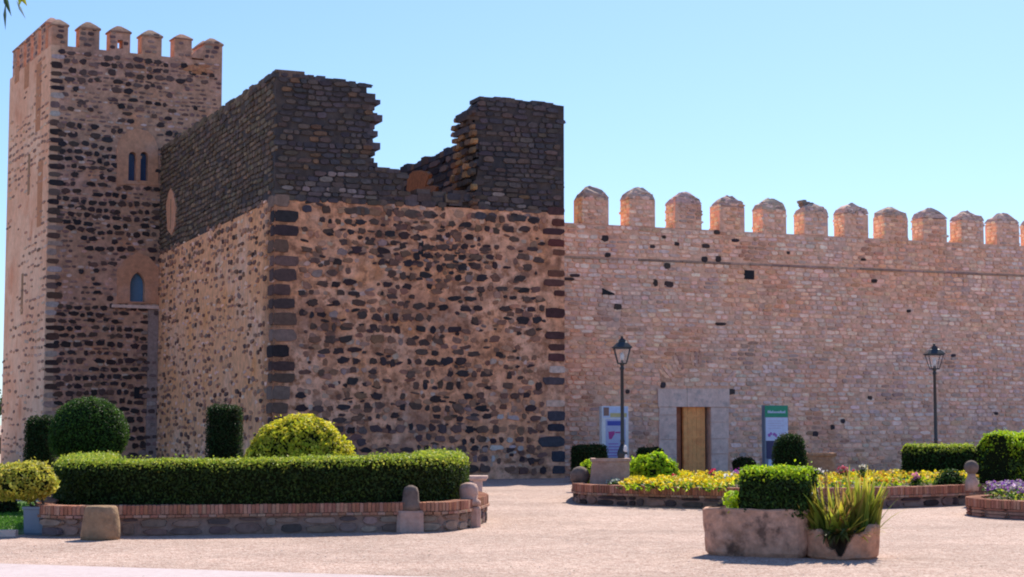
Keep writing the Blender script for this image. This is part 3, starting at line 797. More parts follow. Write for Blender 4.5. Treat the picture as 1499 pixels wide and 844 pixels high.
# the broken slope beside the corner merlon
m_ = MB(); pl = [fK.px(x, y) for x, y in [(281, 84), (281, 79), (290, 72), (299, 66), (299, 86)]]; m_.prism(fK, [(s, max(z, zkt - .05)) for s, z in pl], -.5, -.01); m_.build("broken_parapet", M['mortar_keep'], keep)
nm = 5
for i in range(nm):
    s0 = .95 + i * (LK - .9) / nm; s1 = s0 + (LK - .9) / nm * .58
    zt = zkt + 1.05
    keep_merlon(fKs, s0, s1, zkt, zkt + .95, zkt + 1.25)
for i in range(4):   # far side merlons so the top stays whole from other sides
    fb = Frame(fK.p(WK, 0), -NK, UK)
    s0 = 1.0 + i * (LK - 1) / 4; keep_merlon(fb, s0, s0 + .75, zkt, zkt + .75, zkt + 1.05)
# windows
a1 = MB(); a1.prism(fK, keyhole(alf1, [(1, H_TR), (0, H_TL)]), -.02, .045); w1 = a1.build("window_surround", M['render_tan'], keep)
for xc in (193, 210):
    p_ = MB(); p_.prism(fK, arch_pts(xc, 264, 11, 222.5), -.33, -.20); p_.build("arched_window", M['window_glass_dark'], w1)
c_ = MB(); s, zb = fK.px(201.6, 264); _, zt = fK.px(201, 232); c_.fbox(fK, s - .06, s + .06, zb, zt, .0, .11); c_.fbox(fK, s - .1, s + .1, zt, zt + .09, .0, .12); c_.build("mullion_column", M['render_tan'], w1)
a1 = MB(); a1.prism(fK, keyhole(alf2, [(0, H_LO)]), -.02, .05); w2 = a1.build("window_surround", M['render_tan'], keep)
p_ = MB(); p_.prism(fK, arch_pts(200.5, 441, 21.5, 398.5, True, 12), -.33, -.20); p_.build("arched_window", M['window_glass'], w2)
p_ = MB(); s0, z = fK.px(163, 445); s1, _ = fK.px(231, 445); p_.fbox(fK, s0, s1, z - .12, z - .01, -.02, .16); p_.build("sill", M['granite'], w2)
p_ = MB(); s, z = fK.px(200, 575); p_.fbox(fK, s - .09, s + .09, z - .2, z + .2, -.02, .04); p_.build("slit_window", M['slot'], keep)
for (x, y, hh) in [(43, 255, .75), (33, 430, .75)]:
    p_ = MB(); s, z = fKs.px(x, y); p_.fbox(fKs, s - .14, s + .14, z - hh, z + hh, 0, .03); p_.build("slit_window", M['stump'], keep)

# ================================================================== PLANTS
def surf_loft(loops, cap0=True, cap1=True):
    k = len(loops[0]); V = np.array([p for l in loops for p in l], float); T = []
    for i in range(len(loops) - 1):
        for j in range(k):
            a, b = i * k + j, i * k + (j + 1) % k
            T += [(a, b, b + k), (a, b + k, a + k)]
    for flag, base in ((cap0, 0), (cap1, (len(loops) - 1) * k)):
        if flag:
            for j in range(1, k - 1): T.append((base, base + j, base + j + 1))
    return V, np.array(T)
def lumpy(V, c, amp, scale, seed):
    out = V.copy()
    for i in range(len(V)):
        d = V[i] - c; L_ = np.linalg.norm(d) + 1e-9
        out[i] += d / L_ * amp * noise.noise(Vector(V[i] * scale + seed))
    return out
def sample(V, T, n):
    A, B, C = V[T[:, 0]], V[T[:, 1]], V[T[:, 2]]
    cr = np.cross(B - A, C - A); ar = np.linalg.norm(cr, axis=1)
    idx = RNG.choice(len(T), n, p=ar / ar.sum())
    r1 = np.sqrt(RNG.random(n)); r2 = RNG.random(n)
    P = A[idx] * (1 - r1)[:, None] + B[idx] * (r1 * (1 - r2))[:, None] + C[idx] * (r1 * r2)[:, None]
    Nn = cr[idx] / (ar[idx][:, None] + 1e-12)
    return P, Nn, ar.sum() / 2
def leaf_cols(n, palette, var=.25):
    pal = np.array(palette); c = pal[RNG.integers(0, len(pal), n)]
    return np.clip(c * (1 + RNG.uniform(-var, var, (n, 1))) * (1 + RNG.uniform(-.08, .08, (n, 3))), .002, 1)
def foliage(name, V, T, parent, palette, size, per_m2, centre=None, core_in=.03, out=.03, spread=.8, tip=None, clump=0.0, clump_scale=5.0, stray=.02, mat='leaf', core=True, flip=True):
    """a dense leafy skin over a dark twiggy body; tip = (z, palette): fresh growth and painted top light above that height"""
    c = V.mean(axis=0) if centre is None else np.array(centre)
    mb = MB()
    P, Nn, area = sample(V, T, 1000)
    if np.mean(np.sum((P - c) * Nn, axis=1)) < 0:
        T = T[:, ::-1]
    n = int(area * per_m2)
    P, Nn, _ = sample(V, T, n)
    if core:
        # shrink along averaged vertex normals
        vn = np.zeros_like(V); cr = np.cross(V[T[:, 1]] - V[T[:, 0]], V[T[:, 2]] - V[T[:, 0]])
        for k in range(3): np.add.at(vn, T[:, k], cr)
        vn /= np.linalg.norm(vn, axis=1)[:, None] + 1e-9
        mb.add((V - vn * core_in).tolist(), T.tolist(), (.02, .03, .01), 1)
    off = RNG.uniform(-core_in, out, n) + (RNG.random(n) < stray) * RNG.uniform(0, .08, n)
    if clump:
        cl = np.array([noise.noise(Vector(p * clump_scale)) for p in P]); off = off + cl * clump
    P = P + Nn * off[:, None]
    cols = leaf_cols(n, palette)
    if tip:
        zt, pal2 = tip
        m = P[:, 2] > zt + RNG.uniform(-.03, .03, n)
        cols[m] = leaf_cols(int(m.sum()), pal2)
    if clump: cols = cols * np.clip(1 + cl * .45, .5, 1.5)[:, None]
    mb.leaves(P, Nn, size, cols, spread=spread, mi=0)
    return mb.build(name, [M[mat], M['core']], parent, fix=False)
def dome_loops(c, rx, ry, zb, zt, k=28, m=9, power=2.0, belly=0.0):
    L_ = []
    for i in range(m + 1):
        t = i / m
        a = t * math.pi / 2
        r = max(.02, math.cos(a) ** (2 / power)); z = zb + (zt - zb) * math.sin(a) ** (2 / power)
        L_.append([(c[0] + rx * r * math.cos(2 * math.pi * j / k), c[1] + ry * r * math.sin(2 * math.pi * j / k), z) for j in range(k)])
    return L_
def ball_loops(c, rx, ry, rz, k=28, m=14):
    return [[(c[0] + rx * max(.02, math.sin(math.pi * i / m)) * math.cos(2 * math.pi * j / k), c[1] + ry * max(.02, math.sin(math.pi * i / m)) * math.sin(2 * math.pi * j / k), c[2] - rz * math.cos(math.pi * i / m)) for j in range(k)] for i in range(m + 1)]
def column_loops(c, r, zb, zt, k=20, round_=.12, taper=.95, sq=2.0):
    L_ = []
    prof = [(.92, zb), (1, zb + .1), (1, zb + (zt - zb) * .5), (taper, zt - round_), (taper * .9, zt - round_ * .35), (taper * .6, zt), (.02, zt)]
    for kx, z in prof:
        row = []
        for j in range(k):
            t = 2 * math.pi * j / k + .4; cc, ss = math.cos(t), math.sin(t)
            q = (abs(cc) ** sq + abs(ss) ** sq) ** (-1 / sq)
            row.append((c[0] + r * kx * q * cc, c[1] + r * kx * q * ss, z))
        L_.append(row)
    return L_
def sweep_loops(path, hw, zb, zt, rnd=.10):
    """hedge cross-section carried along a path of ground points"""
    out = []; n = len(path)
    sec = [(-1, 0), (-1, .33), (-1, .66), (-1, 1 - rnd / (zt - zb)), (-(1 - rnd / hw * .6), 1), (0, 1.02), ((1 - rnd / hw * .6), 1), (1, 1 - rnd / (zt - zb)), (1, .66), (1, .33), (1, 0)]
    for i in range(n):
        a = Vector(path[max(0, i - 1)]); b = Vector(path[min(n - 1, i + 1)])
        t = (b - a).normalized(); q = Vector((t.y, -t.x, 0)); p = Vector(path[i])
        out.append([tuple(p + q * x * hw + Vector((0, 0, zb + (zt - zb) * y))) for x, y in sec])
    return out
def resample(pts, step, closed=False):
    P = [Vector(p) for p in pts] + ([Vector(pts[0])] if closed else [])
    seg = [(P[i + 1] - P[i]).length for i in range(len(P) - 1)]; tot = sum(seg); n = max(2, int(round(tot / step)))
    out = []; acc = 0; i = 0
    for k in range(n + (0 if closed else 1)):
        d = tot * k / n
        while i < len(seg) - 1 and acc + seg[i] < d: acc += seg[i]; i += 1
        out.append(P[i].lerp(P[i + 1], min(1, max(0, (d - acc) / seg[i]))))
    return out
def chaikin(pts, it=3, closed=True):
    P = [Vector(p) for p in pts]
    for _ in range(it):
        Q = []; n = len(P)
        if not closed: Q.append(P[0])
        for i in range(n if closed else n - 1):
            a, b = P[i], P[(i + 1) % n]
            Q += [a.lerp(b, .25), a.lerp(b, .75)]
        if not closed: Q.append(P[-1])
        P = Q
    return P
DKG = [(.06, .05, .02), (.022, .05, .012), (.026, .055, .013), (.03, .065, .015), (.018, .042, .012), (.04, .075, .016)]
MIDG = [(.05, .11, .018), (.07, .14, .022), (.04, .09, .016)]
FRESH_LIT = [(.34, .42, .04), (.42, .48, .05), (.26, .36, .035), (.50, .52, .08)]  # new growth, with the sunlit hedge top painted into the same colour
GOLD = [(.60, .55, .035), (.70, .62, .04), (.46, .48, .03), (.74, .64, .07)]
LIME = [(.36, .54, .02), (.46, .62, .02), (.56, .66, .03), (.28, .44, .02)]

# ------------------------------------------------------------------ raised beds
BRK = [(.40, .17, .105), (.35, .145, .095), (.43, .20, .13), (.34, .15, .10), (.44, .23, .16)]
def raised_bed(name, label, outline, h_stone, coping_h, soil_z, stone_cols, header=True, brick_body=False, base=(.30, .20, .165)):
    pts = resample(chaikin(outline, 3, True), .058, True)
    n = len(pts); ctr = sum(pts, Vector()) / n
    area = sum(pts[i].x * pts[(i + 1) % n].y - pts[(i + 1) % n].x * pts[i].y for i in range(n))
    sgn = 1 if area > 0 else -1
    t = thing(name, (ctr.x, ctr.y, 0), label, "flower bed")
    def nrm(i):
        d_ = (pts[(i + 1) % n] - pts[i - 1]).normalized(); return Vector((d_.y, -d_.x, 0)) * sgn
    ns = [nrm(i) for i in range(n)]
    wl_ = MB()
    ring = lambda off, z: [pts[i] + ns[i] * off + Vector((0, 0, z)) for i in range(n)]
    wl_.loft([ring(-.02, -.1), ring(-.02, h_stone), ring(-.26, h_stone), ring(-.26, -.1)], False, False, col=base, mi=0)
    # stones of the wall
    i = 0
    while i < n:
        st = random.randint(3, 9); j = (i + st // 2) % n
        fr = Frame(Vector((pts[j].x, pts[j].y, 0)) - ns[j] * .02, Vector((-ns[j].y, ns[j].x, 0)), ns[j])
        z = .0
        while z < h_stone - .03:
            if brick_body: hh = .06
            else: hh = random.uniform(.1, .2)
            hh = min(hh, h_stone - z)
            wl_.stone(fr, random.uniform(-.03, .03), z + hh / 2, st * .058 * random.uniform(.8, 1.05) - .015, hh * .85, .03, pick(stone_cols, .25), 3.4, .1, mi=0)
            z += hh
        i += st
    wl_.build("stone_wall" if not brick_body else "brick_wall", M['stone'] if not brick_body else M['brick'], t)
    cp = MB()
    hz = 0.0
    if header:
        hz = .045
        for i in range(0, n, 2):
            tt = Vector((-ns[i].y, ns[i].x, 0))
            cp.obox(pts[i] - ns[i] * .08 + Vector((0, 0, h_stone + hz / 2 + .002)), tt * .054, ns[i] * .125, Vector((0, 0, hz / 2 - .004)), pick([(.40, .24, .18), (.36, .17, .11)], .15))
    z0 = h_stone + hz + .004
    for i in range(n):
        tt = Vector((-ns[i].y, ns[i].x, 0))
        cp.obox(pts[i] - ns[i] * .10 + Vector((0, 0, z0 + coping_h / 2 + random.uniform(-.004, .004))), tt * .0245, ns[i] * (.125 + random.uniform(-.008, .008)), Vector((0, 0, coping_h / 2)), pick(BRK, .2))
    cp.loft([ring(.005, z0), ring(.005, z0 + coping_h - .012), ring(-.205, z0 + coping_h - .012), ring(-.205, z0)], False, False, col=(.33, .22, .18))
    cp.build("brick_coping", M['brick'], t)
    so = MB(); so.add([p + Vector((0, 0, soil_z)) - ns[i] * .2 for i, p in enumerate(pts)], [tuple(range(n))]); so.build("soil", M['soil'], t, fix=False)
    return t, pts, z0 + coping_h
def G(px, py): p = ground(px, py); return Vector((p.x, p.y, 0))
SC_L = [(.26, .17, .135), (.20, .135, .115), (.32, .22, .18), (.13, .10, .095), (.29, .20, .155)]
cornL = Vector((ground(71, 760).x * 0 - 7.15, 25.9, 0))
ol = [cornL, Vector((-6.75, 23.55, 0)), G(230, 784), G(420, 781), G(585, 778.5), G(668, 778), G(703, 768), Vector((-.35, 27.6, 0)), Vector((-1.0, 31.0, 0)), Vector((-3.5, 33, 0)), Vector((-7.0, 33.5, 0)), Vector((-8.4, 30.5, 0))]
bedL, bpts, bz_l = raised_bed("raised_bed", "long raised bed with brick coping and stone wall holding clipped topiary", ol, .25, .13, .37, SC_L)
print("left bed coping z", bz_l)
# hedge along the front of the bed
hp = [(-7.35, 30.0, 0), (-6.95, 27.4, 0), (-6.55, 25.6, 0), (-5.7, 24.62, 0), (-4.2, 24.55, 0), (-2.6, 24.95, 0), (-1.75, 25.3, 0), (-1.18, 26.2, 0), (-1.1, 27.6, 0), (-1.35, 29.2, 0)]
hp = resample(chaikin(hp, 3, False), .16)
LP = sweep_loops(hp, .40, .36, 1.02, .1)
for i, l in enumerate(LP):
    k_ = min(1.0, max(0.0, (hp[i].x + 5.5) / 4.5))
    LP[i] = [(x, y, .36 + (z - .36) * (1 + .09 * k_)) for x, y, z in l]
V, T = surf_loft(LP, True, True)
V = lumpy(V, np.array([-4, 27, .6]), .045, 2.2, 1.0); V[:, 2] += np.array([.03 * noise.noise(Vector((v[0] * 2.5, v[1] * 2.5, 3))) for v in V]) * (V[:, 2] > .9)
# normals of an open sweep: orient by hand away from the path
def foliage_sweep(name, V, T, path, *a, **k):
    c = np.array([path[len(path) // 2].x, path[len(path) // 2].y, .5])
    A = V[T[:, 0]]; cr = np.cross(V[T[:, 1]] - A, V[T[:, 2]] - A); ce = (V[T[:, 0]] + V[T[:, 1]] + V[T[:, 2]]) / 3
    pp = np.array([[p.x, p.y] for p in path]); d2 = ((ce[:, None, :2] - pp[None]) ** 2).sum(-1); near = pp[d2.argmin(1)]
    cen = np.column_stack([near, np.full(len(ce), V[:, 2].mean())])
    bad = np.sum((ce - cen) * cr, axis=1) < 0
    T = T.copy(); T[bad] = T[bad][:, ::-1]
    return foliage_oriented(name, V, T, *a, **k)
def foliage_oriented(name, V, T, parent, palette, size, per_m2, core_in=.03, out=.03, spread=.8, tip=None, stray=.02, mat='leaf'):
    mb = MB()
    P, Nn, area = sample(V, T, 10); n = int(area * per_m2); P, Nn, _ = sample(V, T, n)
    vn = np.zeros_like(V); cr = np.cross(V[T[:, 1]] - V[T[:, 0]], V[T[:, 2]] - V[T[:, 0]])
    for k in range(3): np.add.at(vn, T[:, k], cr)
    vn /= np.linalg.norm(vn, axis=1)[:, None] + 1e-9
    mb.add((V - vn * core_in).tolist(), T.tolist(), (.02, .03, .01), 1)
    P = P + Nn * (RNG.uniform(-core_in, out, n) + (RNG.random(n) < stray) * RNG.uniform(0, .07, n))[:, None]
    cols = leaf_cols(n, palette)
    if tip:
        m = (P[:, 2] > tip[0] + RNG.uniform(-.05, .05, n)) & ((Nn[:, 2] > .3) | (RNG.random(n) < .7))
        cols[m] = leaf_cols(int(m.sum()), tip[1])
    mb.leaves(P, Nn, size, cols, spread=spread, mi=0)
    return mb.build(name, [M[mat], M['core']], parent, fix=False)
o = foliage_sweep("hedge", V, T, hp, None, [(.05, .085, .016), (.065, .105, .018), (.035, .065, .013), (.03, .055, .012)], .05, 1500, tip=(.93, FRESH_LIT), stray=.05)
tag(o, "long clipped hedge with new tips and painted-in lit top along the front of the raised bed", "hedge")
# golden dome
c = at(440, 640, 28.0)
V, T = surf_loft(dome_loops((c.x, c.y), .93, .93, .55, at(440, 610, 28.0).z, power=2.2)); V = lumpy(V, np.array([c.x, c.y, .9]), .07, 3.0, 3)
o = foliage("dome_shrub", V, T, None, GOLD, .07, 1300, centre=(c.x, c.y, .6), clump=.06, clump_scale=5.5, spread=.7); tag(o, "golden green dome shrub rising behind the long hedge", "shrub")
# ball topiary on a leaning trunk
c = at(130, 634, 30.5); rb = 55 / 80.3
tr = thing("topiary_tree", (c.x, c.y, 0), "big dark green ball topiary with bare stems, left of the keep's foot", "topiary")
V, T = surf_loft(ball_loops((c.x, c.y, c.z - .02), rb, rb, .67)); V[:, 2] = np.where(V[:, 2] < c.z - .3, c.z - .3 + (V[:, 2] - c.z + .3) * .45, V[:, 2]); V = lumpy(V, np.array([c.x, c.y, c.z]), .05, 3, 5)
foliage("crown", V, T, tr, DKG[1:2] + MIDG + [(.08, .16, .02)], .045, 1900, centre=(c.x, c.y, c.z), core_in=.05, out=.03)
tb = MB(); tb.tube((c.x + .1, c.y, .3), (c.x + .02, c.y, c.z), .07, .05); tb.tube((c.x + .12, c.y + .02, .65), (c.x + .42, c.y - .1, c.z - .15), .035, .025); tb.tube((c.x + .05, c.y + .02, .75), (c.x - .25, c.y, c.z - .15), .03, .02); tb.build("trunk", M['bark'], tr)
# dark pillar left of it
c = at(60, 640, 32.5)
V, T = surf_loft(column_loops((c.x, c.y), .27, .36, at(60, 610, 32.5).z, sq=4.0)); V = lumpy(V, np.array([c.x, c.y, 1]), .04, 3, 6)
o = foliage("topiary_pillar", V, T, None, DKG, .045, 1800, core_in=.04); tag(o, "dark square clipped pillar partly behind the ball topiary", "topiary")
# dark column in front of the ruin's left side
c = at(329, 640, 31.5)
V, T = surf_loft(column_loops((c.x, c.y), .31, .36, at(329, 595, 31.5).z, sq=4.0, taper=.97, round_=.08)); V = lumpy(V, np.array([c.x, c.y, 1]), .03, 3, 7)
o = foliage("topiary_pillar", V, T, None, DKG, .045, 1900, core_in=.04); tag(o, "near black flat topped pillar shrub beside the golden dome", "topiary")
# stone posts set in the bed's wall
def post(px, py, Y, ytop, wpx_, label, ball):
    b = at(px, py, Y); w = wpx_ / (F / Y); zt = at(px, ytop, Y).z
    t = thing("stone_post", (b.x, b.y, 0), label, "stone post", "stone posts at the corner of the long raised bed")
    m = MB()
    sq = lambda hw, z, r=.0: [Vector((b.x + sx * hw, b.y + sy * hw * .9, z)) for sx, sy in [(-1, -.7), (-.7, -1), (.7, -1), (1, -.7), (1, .7), (.7, 1), (-.7, 1), (-1, .7)]]
    m.loft([sq(w * .52, 0), sq(w * .5, zt * .42), sq(w * .46, zt * .46)], mi=0); m.build("shaft", M['pinkstone'], t)
    m = MB()
    if ball: prof = [(w * .40, zt * .47), (w * .52, zt * .50), (w * .52, zt * .58), (w * .36, zt * .64), (w * .40, zt * .72), (w * .41, zt * .86), (w * .33, zt * .96), (w * .12, zt)]
    else: prof = [(w * .44, zt * .47), (w * .40, zt * .60), (w * .32, zt * .68), (w * .31, zt * .84), (w * .25, zt * .95), (w * .08, zt)]
    m.lathe((b.x, b.y, 0), prof, 14); m.build("rounded_cap", M['pinkstone'] if ball else M['shade_stone'], t)
p5 = ground(601, 778); post(601, 778, p5.y, 710, 38, "worn stone post with rounded dark top standing against the hedge front", False)
p5 = ground(686, 771); post(686, 771, p5.y, 706, 34, "worn stone post with a banded neck at the bed's right end", True)
# bench
bp = at(690, 700, 37.6)
t = thing("stone_bench", (bp.x, bp.y, 0), "pale stone bench in shade at the foot of the ruined tower", "bench")
zs = at(700, 696, 37.6).z; xr = at(714, 700, 37.6).x
m = MB(); m.loft([[Vector((xr - 1.2 + dx, bp.y + dy, z)) for dx, dy in ((0 + e, -.22 + e), (1.2 - e, -.22 + e), (1.2 - e, .22 - e), (0 + e, .22 - e))] for z, e in ((zs - .11, .05), (zs - .06, .0), (zs, .0))]); m.build("seat", M['granite'], t)
for x in (xr - 1.0, xr - .22):
    m = MB(); m.box(x - .1, bp.y - .15, 0, x + .1, bp.y + .15, zs - .11); m.build("leg", M['granite'], t)
# stone stump
b = ground(141, 791)
k = 22; lo_ = []
for z, r in [(0, .262), (.06, .268), (.2, .255), (.34, .238), (.43, .222), (.455, .20), (.46, .10)]:
    lo_.append([Vector((b.x + r * math.cos(2 * math.pi * j / k) * (1 + .05 * nz(j * .9, z * 5, 1, 4)), b.y + .24 + r * math.sin(2 * math.pi * j / k), z + (.012 * nz(j, z, .8, 6) if z else 0))) for j in range(k)])
m = MB(); m.loft(lo_, smooth=True); o = m.build("stone_stump", M['stump']); tag(o, "squat tapered brown stone block standing before the raised bed", "stone block")
# planter and golden bush on the far left
b = ground(54, 783); wq = .39
t = thing("planter_box", (b.x, b.y + .2, 0), "small blue grey square planter left of the raised bed", "planter")
m = MB(); m.loft([[Vector((b.x + sx * w, b.y + .2 + sy * w, z)) for sx, sy in ((-1, -1), (1, -1), (1, 1), (-1, 1))] for w, z in ((.175, 0), (.19, .03), (.20, .36), (.215, .365), (.215, .40), (.17, .40), (.165, .33))]); m.build("box", M['steel_blue'], t)
m = MB(); m.box(b.x - .15, b.y + .05, .32, b.x + .15, b.y + .35, .345); m.build("soil", M['soil'], t)
t2 = thing("potted_shrub", (b.x, b.y + .2, .345), "yellow green spreading bush growing in the blue grey planter", "shrub")
c = at(30, 705, b.y + .25)
V, T = surf_loft(ball_loops((c.x, c.y, c.z - .02), .52, .48, .29)); V[:, 2] = np.where(V[:, 2] < c.z - .1, c.z - .1 + (V[:, 2] - c.z + .1) * .7, V[:, 2]); V = lumpy(V, np.array([c.x, c.y, c.z]), .06, 4, 9)
foliage("crown", V, T, t2, [(.50, .46, .06), (.60, .54, .07), (.38, .40, .05), (.66, .58, .10)], .06, 1500, clump=.03, clump_scale=8)
m = MB()
for dx in (-.06, .0, .07): m.tube((b.x + dx, b.y + .2, .33), (c.x + dx * 3, c.y, c.z), .02, .012)
m.build("stem", M['bark'], t2)
# lawn left of the bed
lw = MB(); P0, P1, P2 = ground(-60, 786), ground(36, 780), ground(36, 748)
lw.add([Vector((-16, 23.9, .004)), Vector((-7.0, 24.1, .004)), Vector((-7.3, 27, .004)), Vector((-9, 34, .004)), Vector((-20, 38, .004))], [(0, 1, 2, 3, 4)])
o = lw.build("lawn", M['grass_base'], fix=False); tag(o, "strip of mown green lawn left of the raised bed", None, kind='structure')
gb = MB(); n = 16000
xs = RNG.uniform(-11.5, -7.3, n); ys = 23.95 + RNG.random(n) ** 1.4 * 9
ok = xs < -7.0 - (ys - 24) * .2; xs, ys = xs[ok], ys[ok]
gb.leaves(np.column_stack([xs, ys, np.full(len(xs), .03)]), np.tile([0, -1., .4], (len(xs), 1)), .09, leaf_cols(len(xs), [(.09, .22, .02), (.13, .28, .025), (.07, .17, .02)]), aspect=.18, spread=.5)
o = gb.build("grass", M['leaf'], fix=False); tag(o, "short sunlit grass blades covering the lawn", "grass", kind='stuff')
ks = MB(); ks.box(-16, 23.72, 0, -6.98, 23.86, .09); o = ks.build("kerb", M['granite']); tag(o, "low stone kerb edging the lawn", None, kind='structure')
# low dark shrub behind the lawn
c = at(8, 735, 29.5)
V, T = surf_loft(dome_loops((c.x - .3, c.y), .5, .5, 0, .45)); V = lumpy(V, np.array([c.x, c.y, .2]), .06, 4, 2)
o = foliage("low_shrub", V, T, None, DKG, .06, 1100, centre=(c.x - .3, c.y, .1)); tag(o, "low dark green shrub at the back of the little lawn", "shrub")
# far left: boundary wall and tree
p = at(-4, 640, 86)
m = MB(); fr = Frame(Vector((p.x - 14, 86, 0)), (1, 0, 0), (0, -1, 0)); wz = at(0, 636, 86).z
m.fbox(fr, 0, 14.6, -.2, wz - .15, -.4, 0, col=(.20, .12, .09)); m.fbox(fr, -.05, 14.65, wz - .15, wz, -.5, .08, col=(.52, .38, .28))
courses(m, fr, 0, 14.5, .1, wz - .2, .3, (.3, .7), lambda s, z: True, lambda s, z: pick([(.17, .10, .08), (.22, .13, .10), (.12, .08, .07)]), lambda s, z: .85, depth=.03)
o = m.build("boundary_wall", M['stone']); tag(o, "low brown wall with pale top far beyond the keep's left edge", "wall")
def tree(name, base, h, r, label, pal, nl=2600, size=.22):
    t = thing(name, base, label, "tree")
    b = Vector(base); m = MB(); m.tube(b - Vector((0, 0, .1)), b + Vector((.1, 0, h * .5)), .22, .14)
    P = []
    for i in range(9):
        a = random.uniform(0, 6.28); e = b + Vector((math.cos(a) * r * .7, math.sin(a) * r * .7, h * random.uniform(.6, .95)))
        m.tube(b + Vector((.1, 0, h * random.uniform(.35, .5))), e, .09, .03); P.append(e)
    m.build("trunk", M['bark'], t)
    cen = np.array([[p.x, p.y, p.z] for p in P]); idx = RNG.integers(0, len(P), nl)
    d = RNG.normal(0, 1, (nl, 3)); d /= np.linalg.norm(d, axis=1)[:, None]
    rr = r * .5 * RNG.random(nl) ** .4
    mb = MB(); mb.leaves(cen[idx] + d * rr[:, None], d, size, leaf_cols(nl, pal), spread=.8); mb.build("crown", M['leaf'], t, fix=False)
tree("tree", (at(-18, 600, 95).x, 95, 0), 3.6, 1.5, "small green tree beyond the boundary wall at the far left", [(.05, .10, .03), (.07, .13, .04)])
# overhanging tree, only a few leaves of which reach the top left corner
Yt = 9.0
tt = thing("overhanging_tree", (-5.4, Yt + .6, 0), "tree whose drooping leaves hang into the photo's top left corner", "tree")
m = MB(); m.tube((-5.4, Yt + .6, -.1), (-5.1, Yt + .3, 3.2), .16, .12); m.tube((-5.1, Yt + .3, 3.2), (-3.6, Yt + .05, 4.2), .09, .05); m.tube((-3.6, Yt + .05, 4.2), (-2.70, Yt, 4.02), .04, .012)
m.tube((-5.1, Yt + .3, 3.2), (-5.9, Yt + .5, 5), .08, .04); m.build("trunk", M['bark'], tt)
mb = MB()
def hang(px0, py0, px1, py1, w, col):
    a, b = at(px0, py0, Yt), at(px1, py1, Yt); ax = (b - a); q = Vector((1, .3, 0)).cross(ax.normalized()).cross(ax).normalized()
    q = Vector((ax.z, 0, -ax.x)).normalized()
    mid = a.lerp(b, .45)
    mb.add([a, mid + q * w + Vector((0, -.012, 0)), b, mid - q * w + Vector((0, -.012, 0)), mid + Vector((0, .006, 0))], [(0, 1, 4), (1, 2, 4), (2, 3, 4), (3, 0, 4)], col)
hang(4, -14, 17, 24, .014, (.06, .10, .05)); hang(8, 4, 8, 44, .009, (.10, .16, .12)); hang(20, -26, 40, 9, .026, (.30, .30, .03)); hang(34, -20, 28, 9, .022, (.26, .30, .04)); hang(24, 0, 38, 28, .008, (.30, .40, .45))
nl = 900
cen = np.array([(-3.5, Yt, 4.4), (-4.2, Yt + .2, 4.3), (-5.0, Yt + .3, 4.8), (-5.8, Yt + .5, 5), (-4.6, Yt, 4.9)])[RNG.integers(0, 5, nl)]
dd = RNG.normal(0, .28, (nl, 3)); dd[:, 0] = np.minimum(dd[:, 0], .25)
mb.leaves(cen + dd, np.tile([0, 0, 1.], (nl, 1)), .11, leaf_cols(nl, [(.10, .16, .03), (.16, .22, .03)]), aspect=.35)
mb.build("crown", M['leaf'], tt, fix=False)

# ================================================================== RIGHT BED
SC_R = [(.20, .12, .10), (.10, .07, .065), (.27, .17, .14), (.07, .05, .05)]
orr = [G(838, 731), G(842, 738), G(905, 740), G(1057, 745), G(1190, 746), G(1300, 744), G(1420, 739), G(1560, 730), Vector((14.5, 37, 0)), Vector((14.0, 42.0, 0)), Vector((6.5, 40.5, 0)), Vector((1.6, 38.0, 0))]
bedR, rpts, bz_r = raised_bed("raised_bed", "wide raised flower bed edged in brick before the gate, full of yellow flowers", orr, .19, .15, .33, SC_R)
print("right bed coping z", bz_r)
def flowers(name, pts, zs, label, petal, centre, n_per=1, size=.05, leafpal=None, cat="flowers", leafn=2, hgt=.12, kind='stuff'):
    mb = MB(); n = len(pts)
    P = np.column_stack([pts, zs + RNG.uniform(.5, 1.0, n) * hgt])
    lf = np.repeat(np.column_stack([pts, np.full(n, zs)]), leafn, axis=0); lf = lf + RNG.normal(0, .05, lf.shape); lf[:, 2] = zs + RNG.random(len(lf)) * hgt * .8
    mb.leaves(lf, np.tile([0, 0, 1.], (len(lf), 1)), size * 1.5, leaf_cols(len(lf), leafpal or MIDG), spread=.7)
    for k in range(2): mb.leaves(P + RNG.normal(0, .006, P.shape), np.tile([0, -.6, .7], (n, 1)), size, leaf_cols(n, petal, .15), aspect=.9, spread=.45)
    mb.leaves(P + np.array([0, -.012, .012]), np.tile([0, -.6, .7], (n, 1)), size * .35, leaf_cols(n, centre, .1), aspect=.9, spread=.2)
    o = mb.build(name, M['petal'], fix=False); tag(o, label, cat, kind=kind); return o
def region(poly_px, z, n, ybias=1.0):
    """points spread over the bed area whose outline was measured in the photo at height z"""
    w = [ground(x, y, z) for x, y in poly_px]; w = [(p.x, p.y) for p in w]
    xs = [p[0] for p in w]; ys = [p[1] for p in w]; out = []
    while len(out) < n:
        x, y = random.uniform(min(xs), max(xs)), random.uniform(min(ys), max(ys))
        if inpoly(x, y, w) and nz(x, y, 1.6, 3) > -.28: out.append((x, y))
    return np.array(out)
YEL = [(.90, .70, .02), (.92, .76, .03), (.88, .62, .02), (.92, .80, .10)]
pts = region([(905, 711), (1062, 714.5), (1085, 704), (1062, 696), (990, 695), (930, 703)], .40, 1000)
flowers("yellow_flowers", pts, .33, "mass of yellow flowers before the gate, left of the trough's hedge", YEL, [(.8, .48, .01)], leafpal=MIDG + LIME, hgt=.19, size=.07)
pts = region([(1190, 711), (1290, 709), (1432, 703), (1422, 694), (1300, 694), (1180, 698)], .40, 1000)
flowers("yellow_flowers", pts, .33, "mass of yellow flowers below the far hedge, right of the spiky plant", YEL + [(.80, .35, .03)], [(.8, .48, .01)], leafpal=MIDG + LIME, hgt=.18, size=.07)
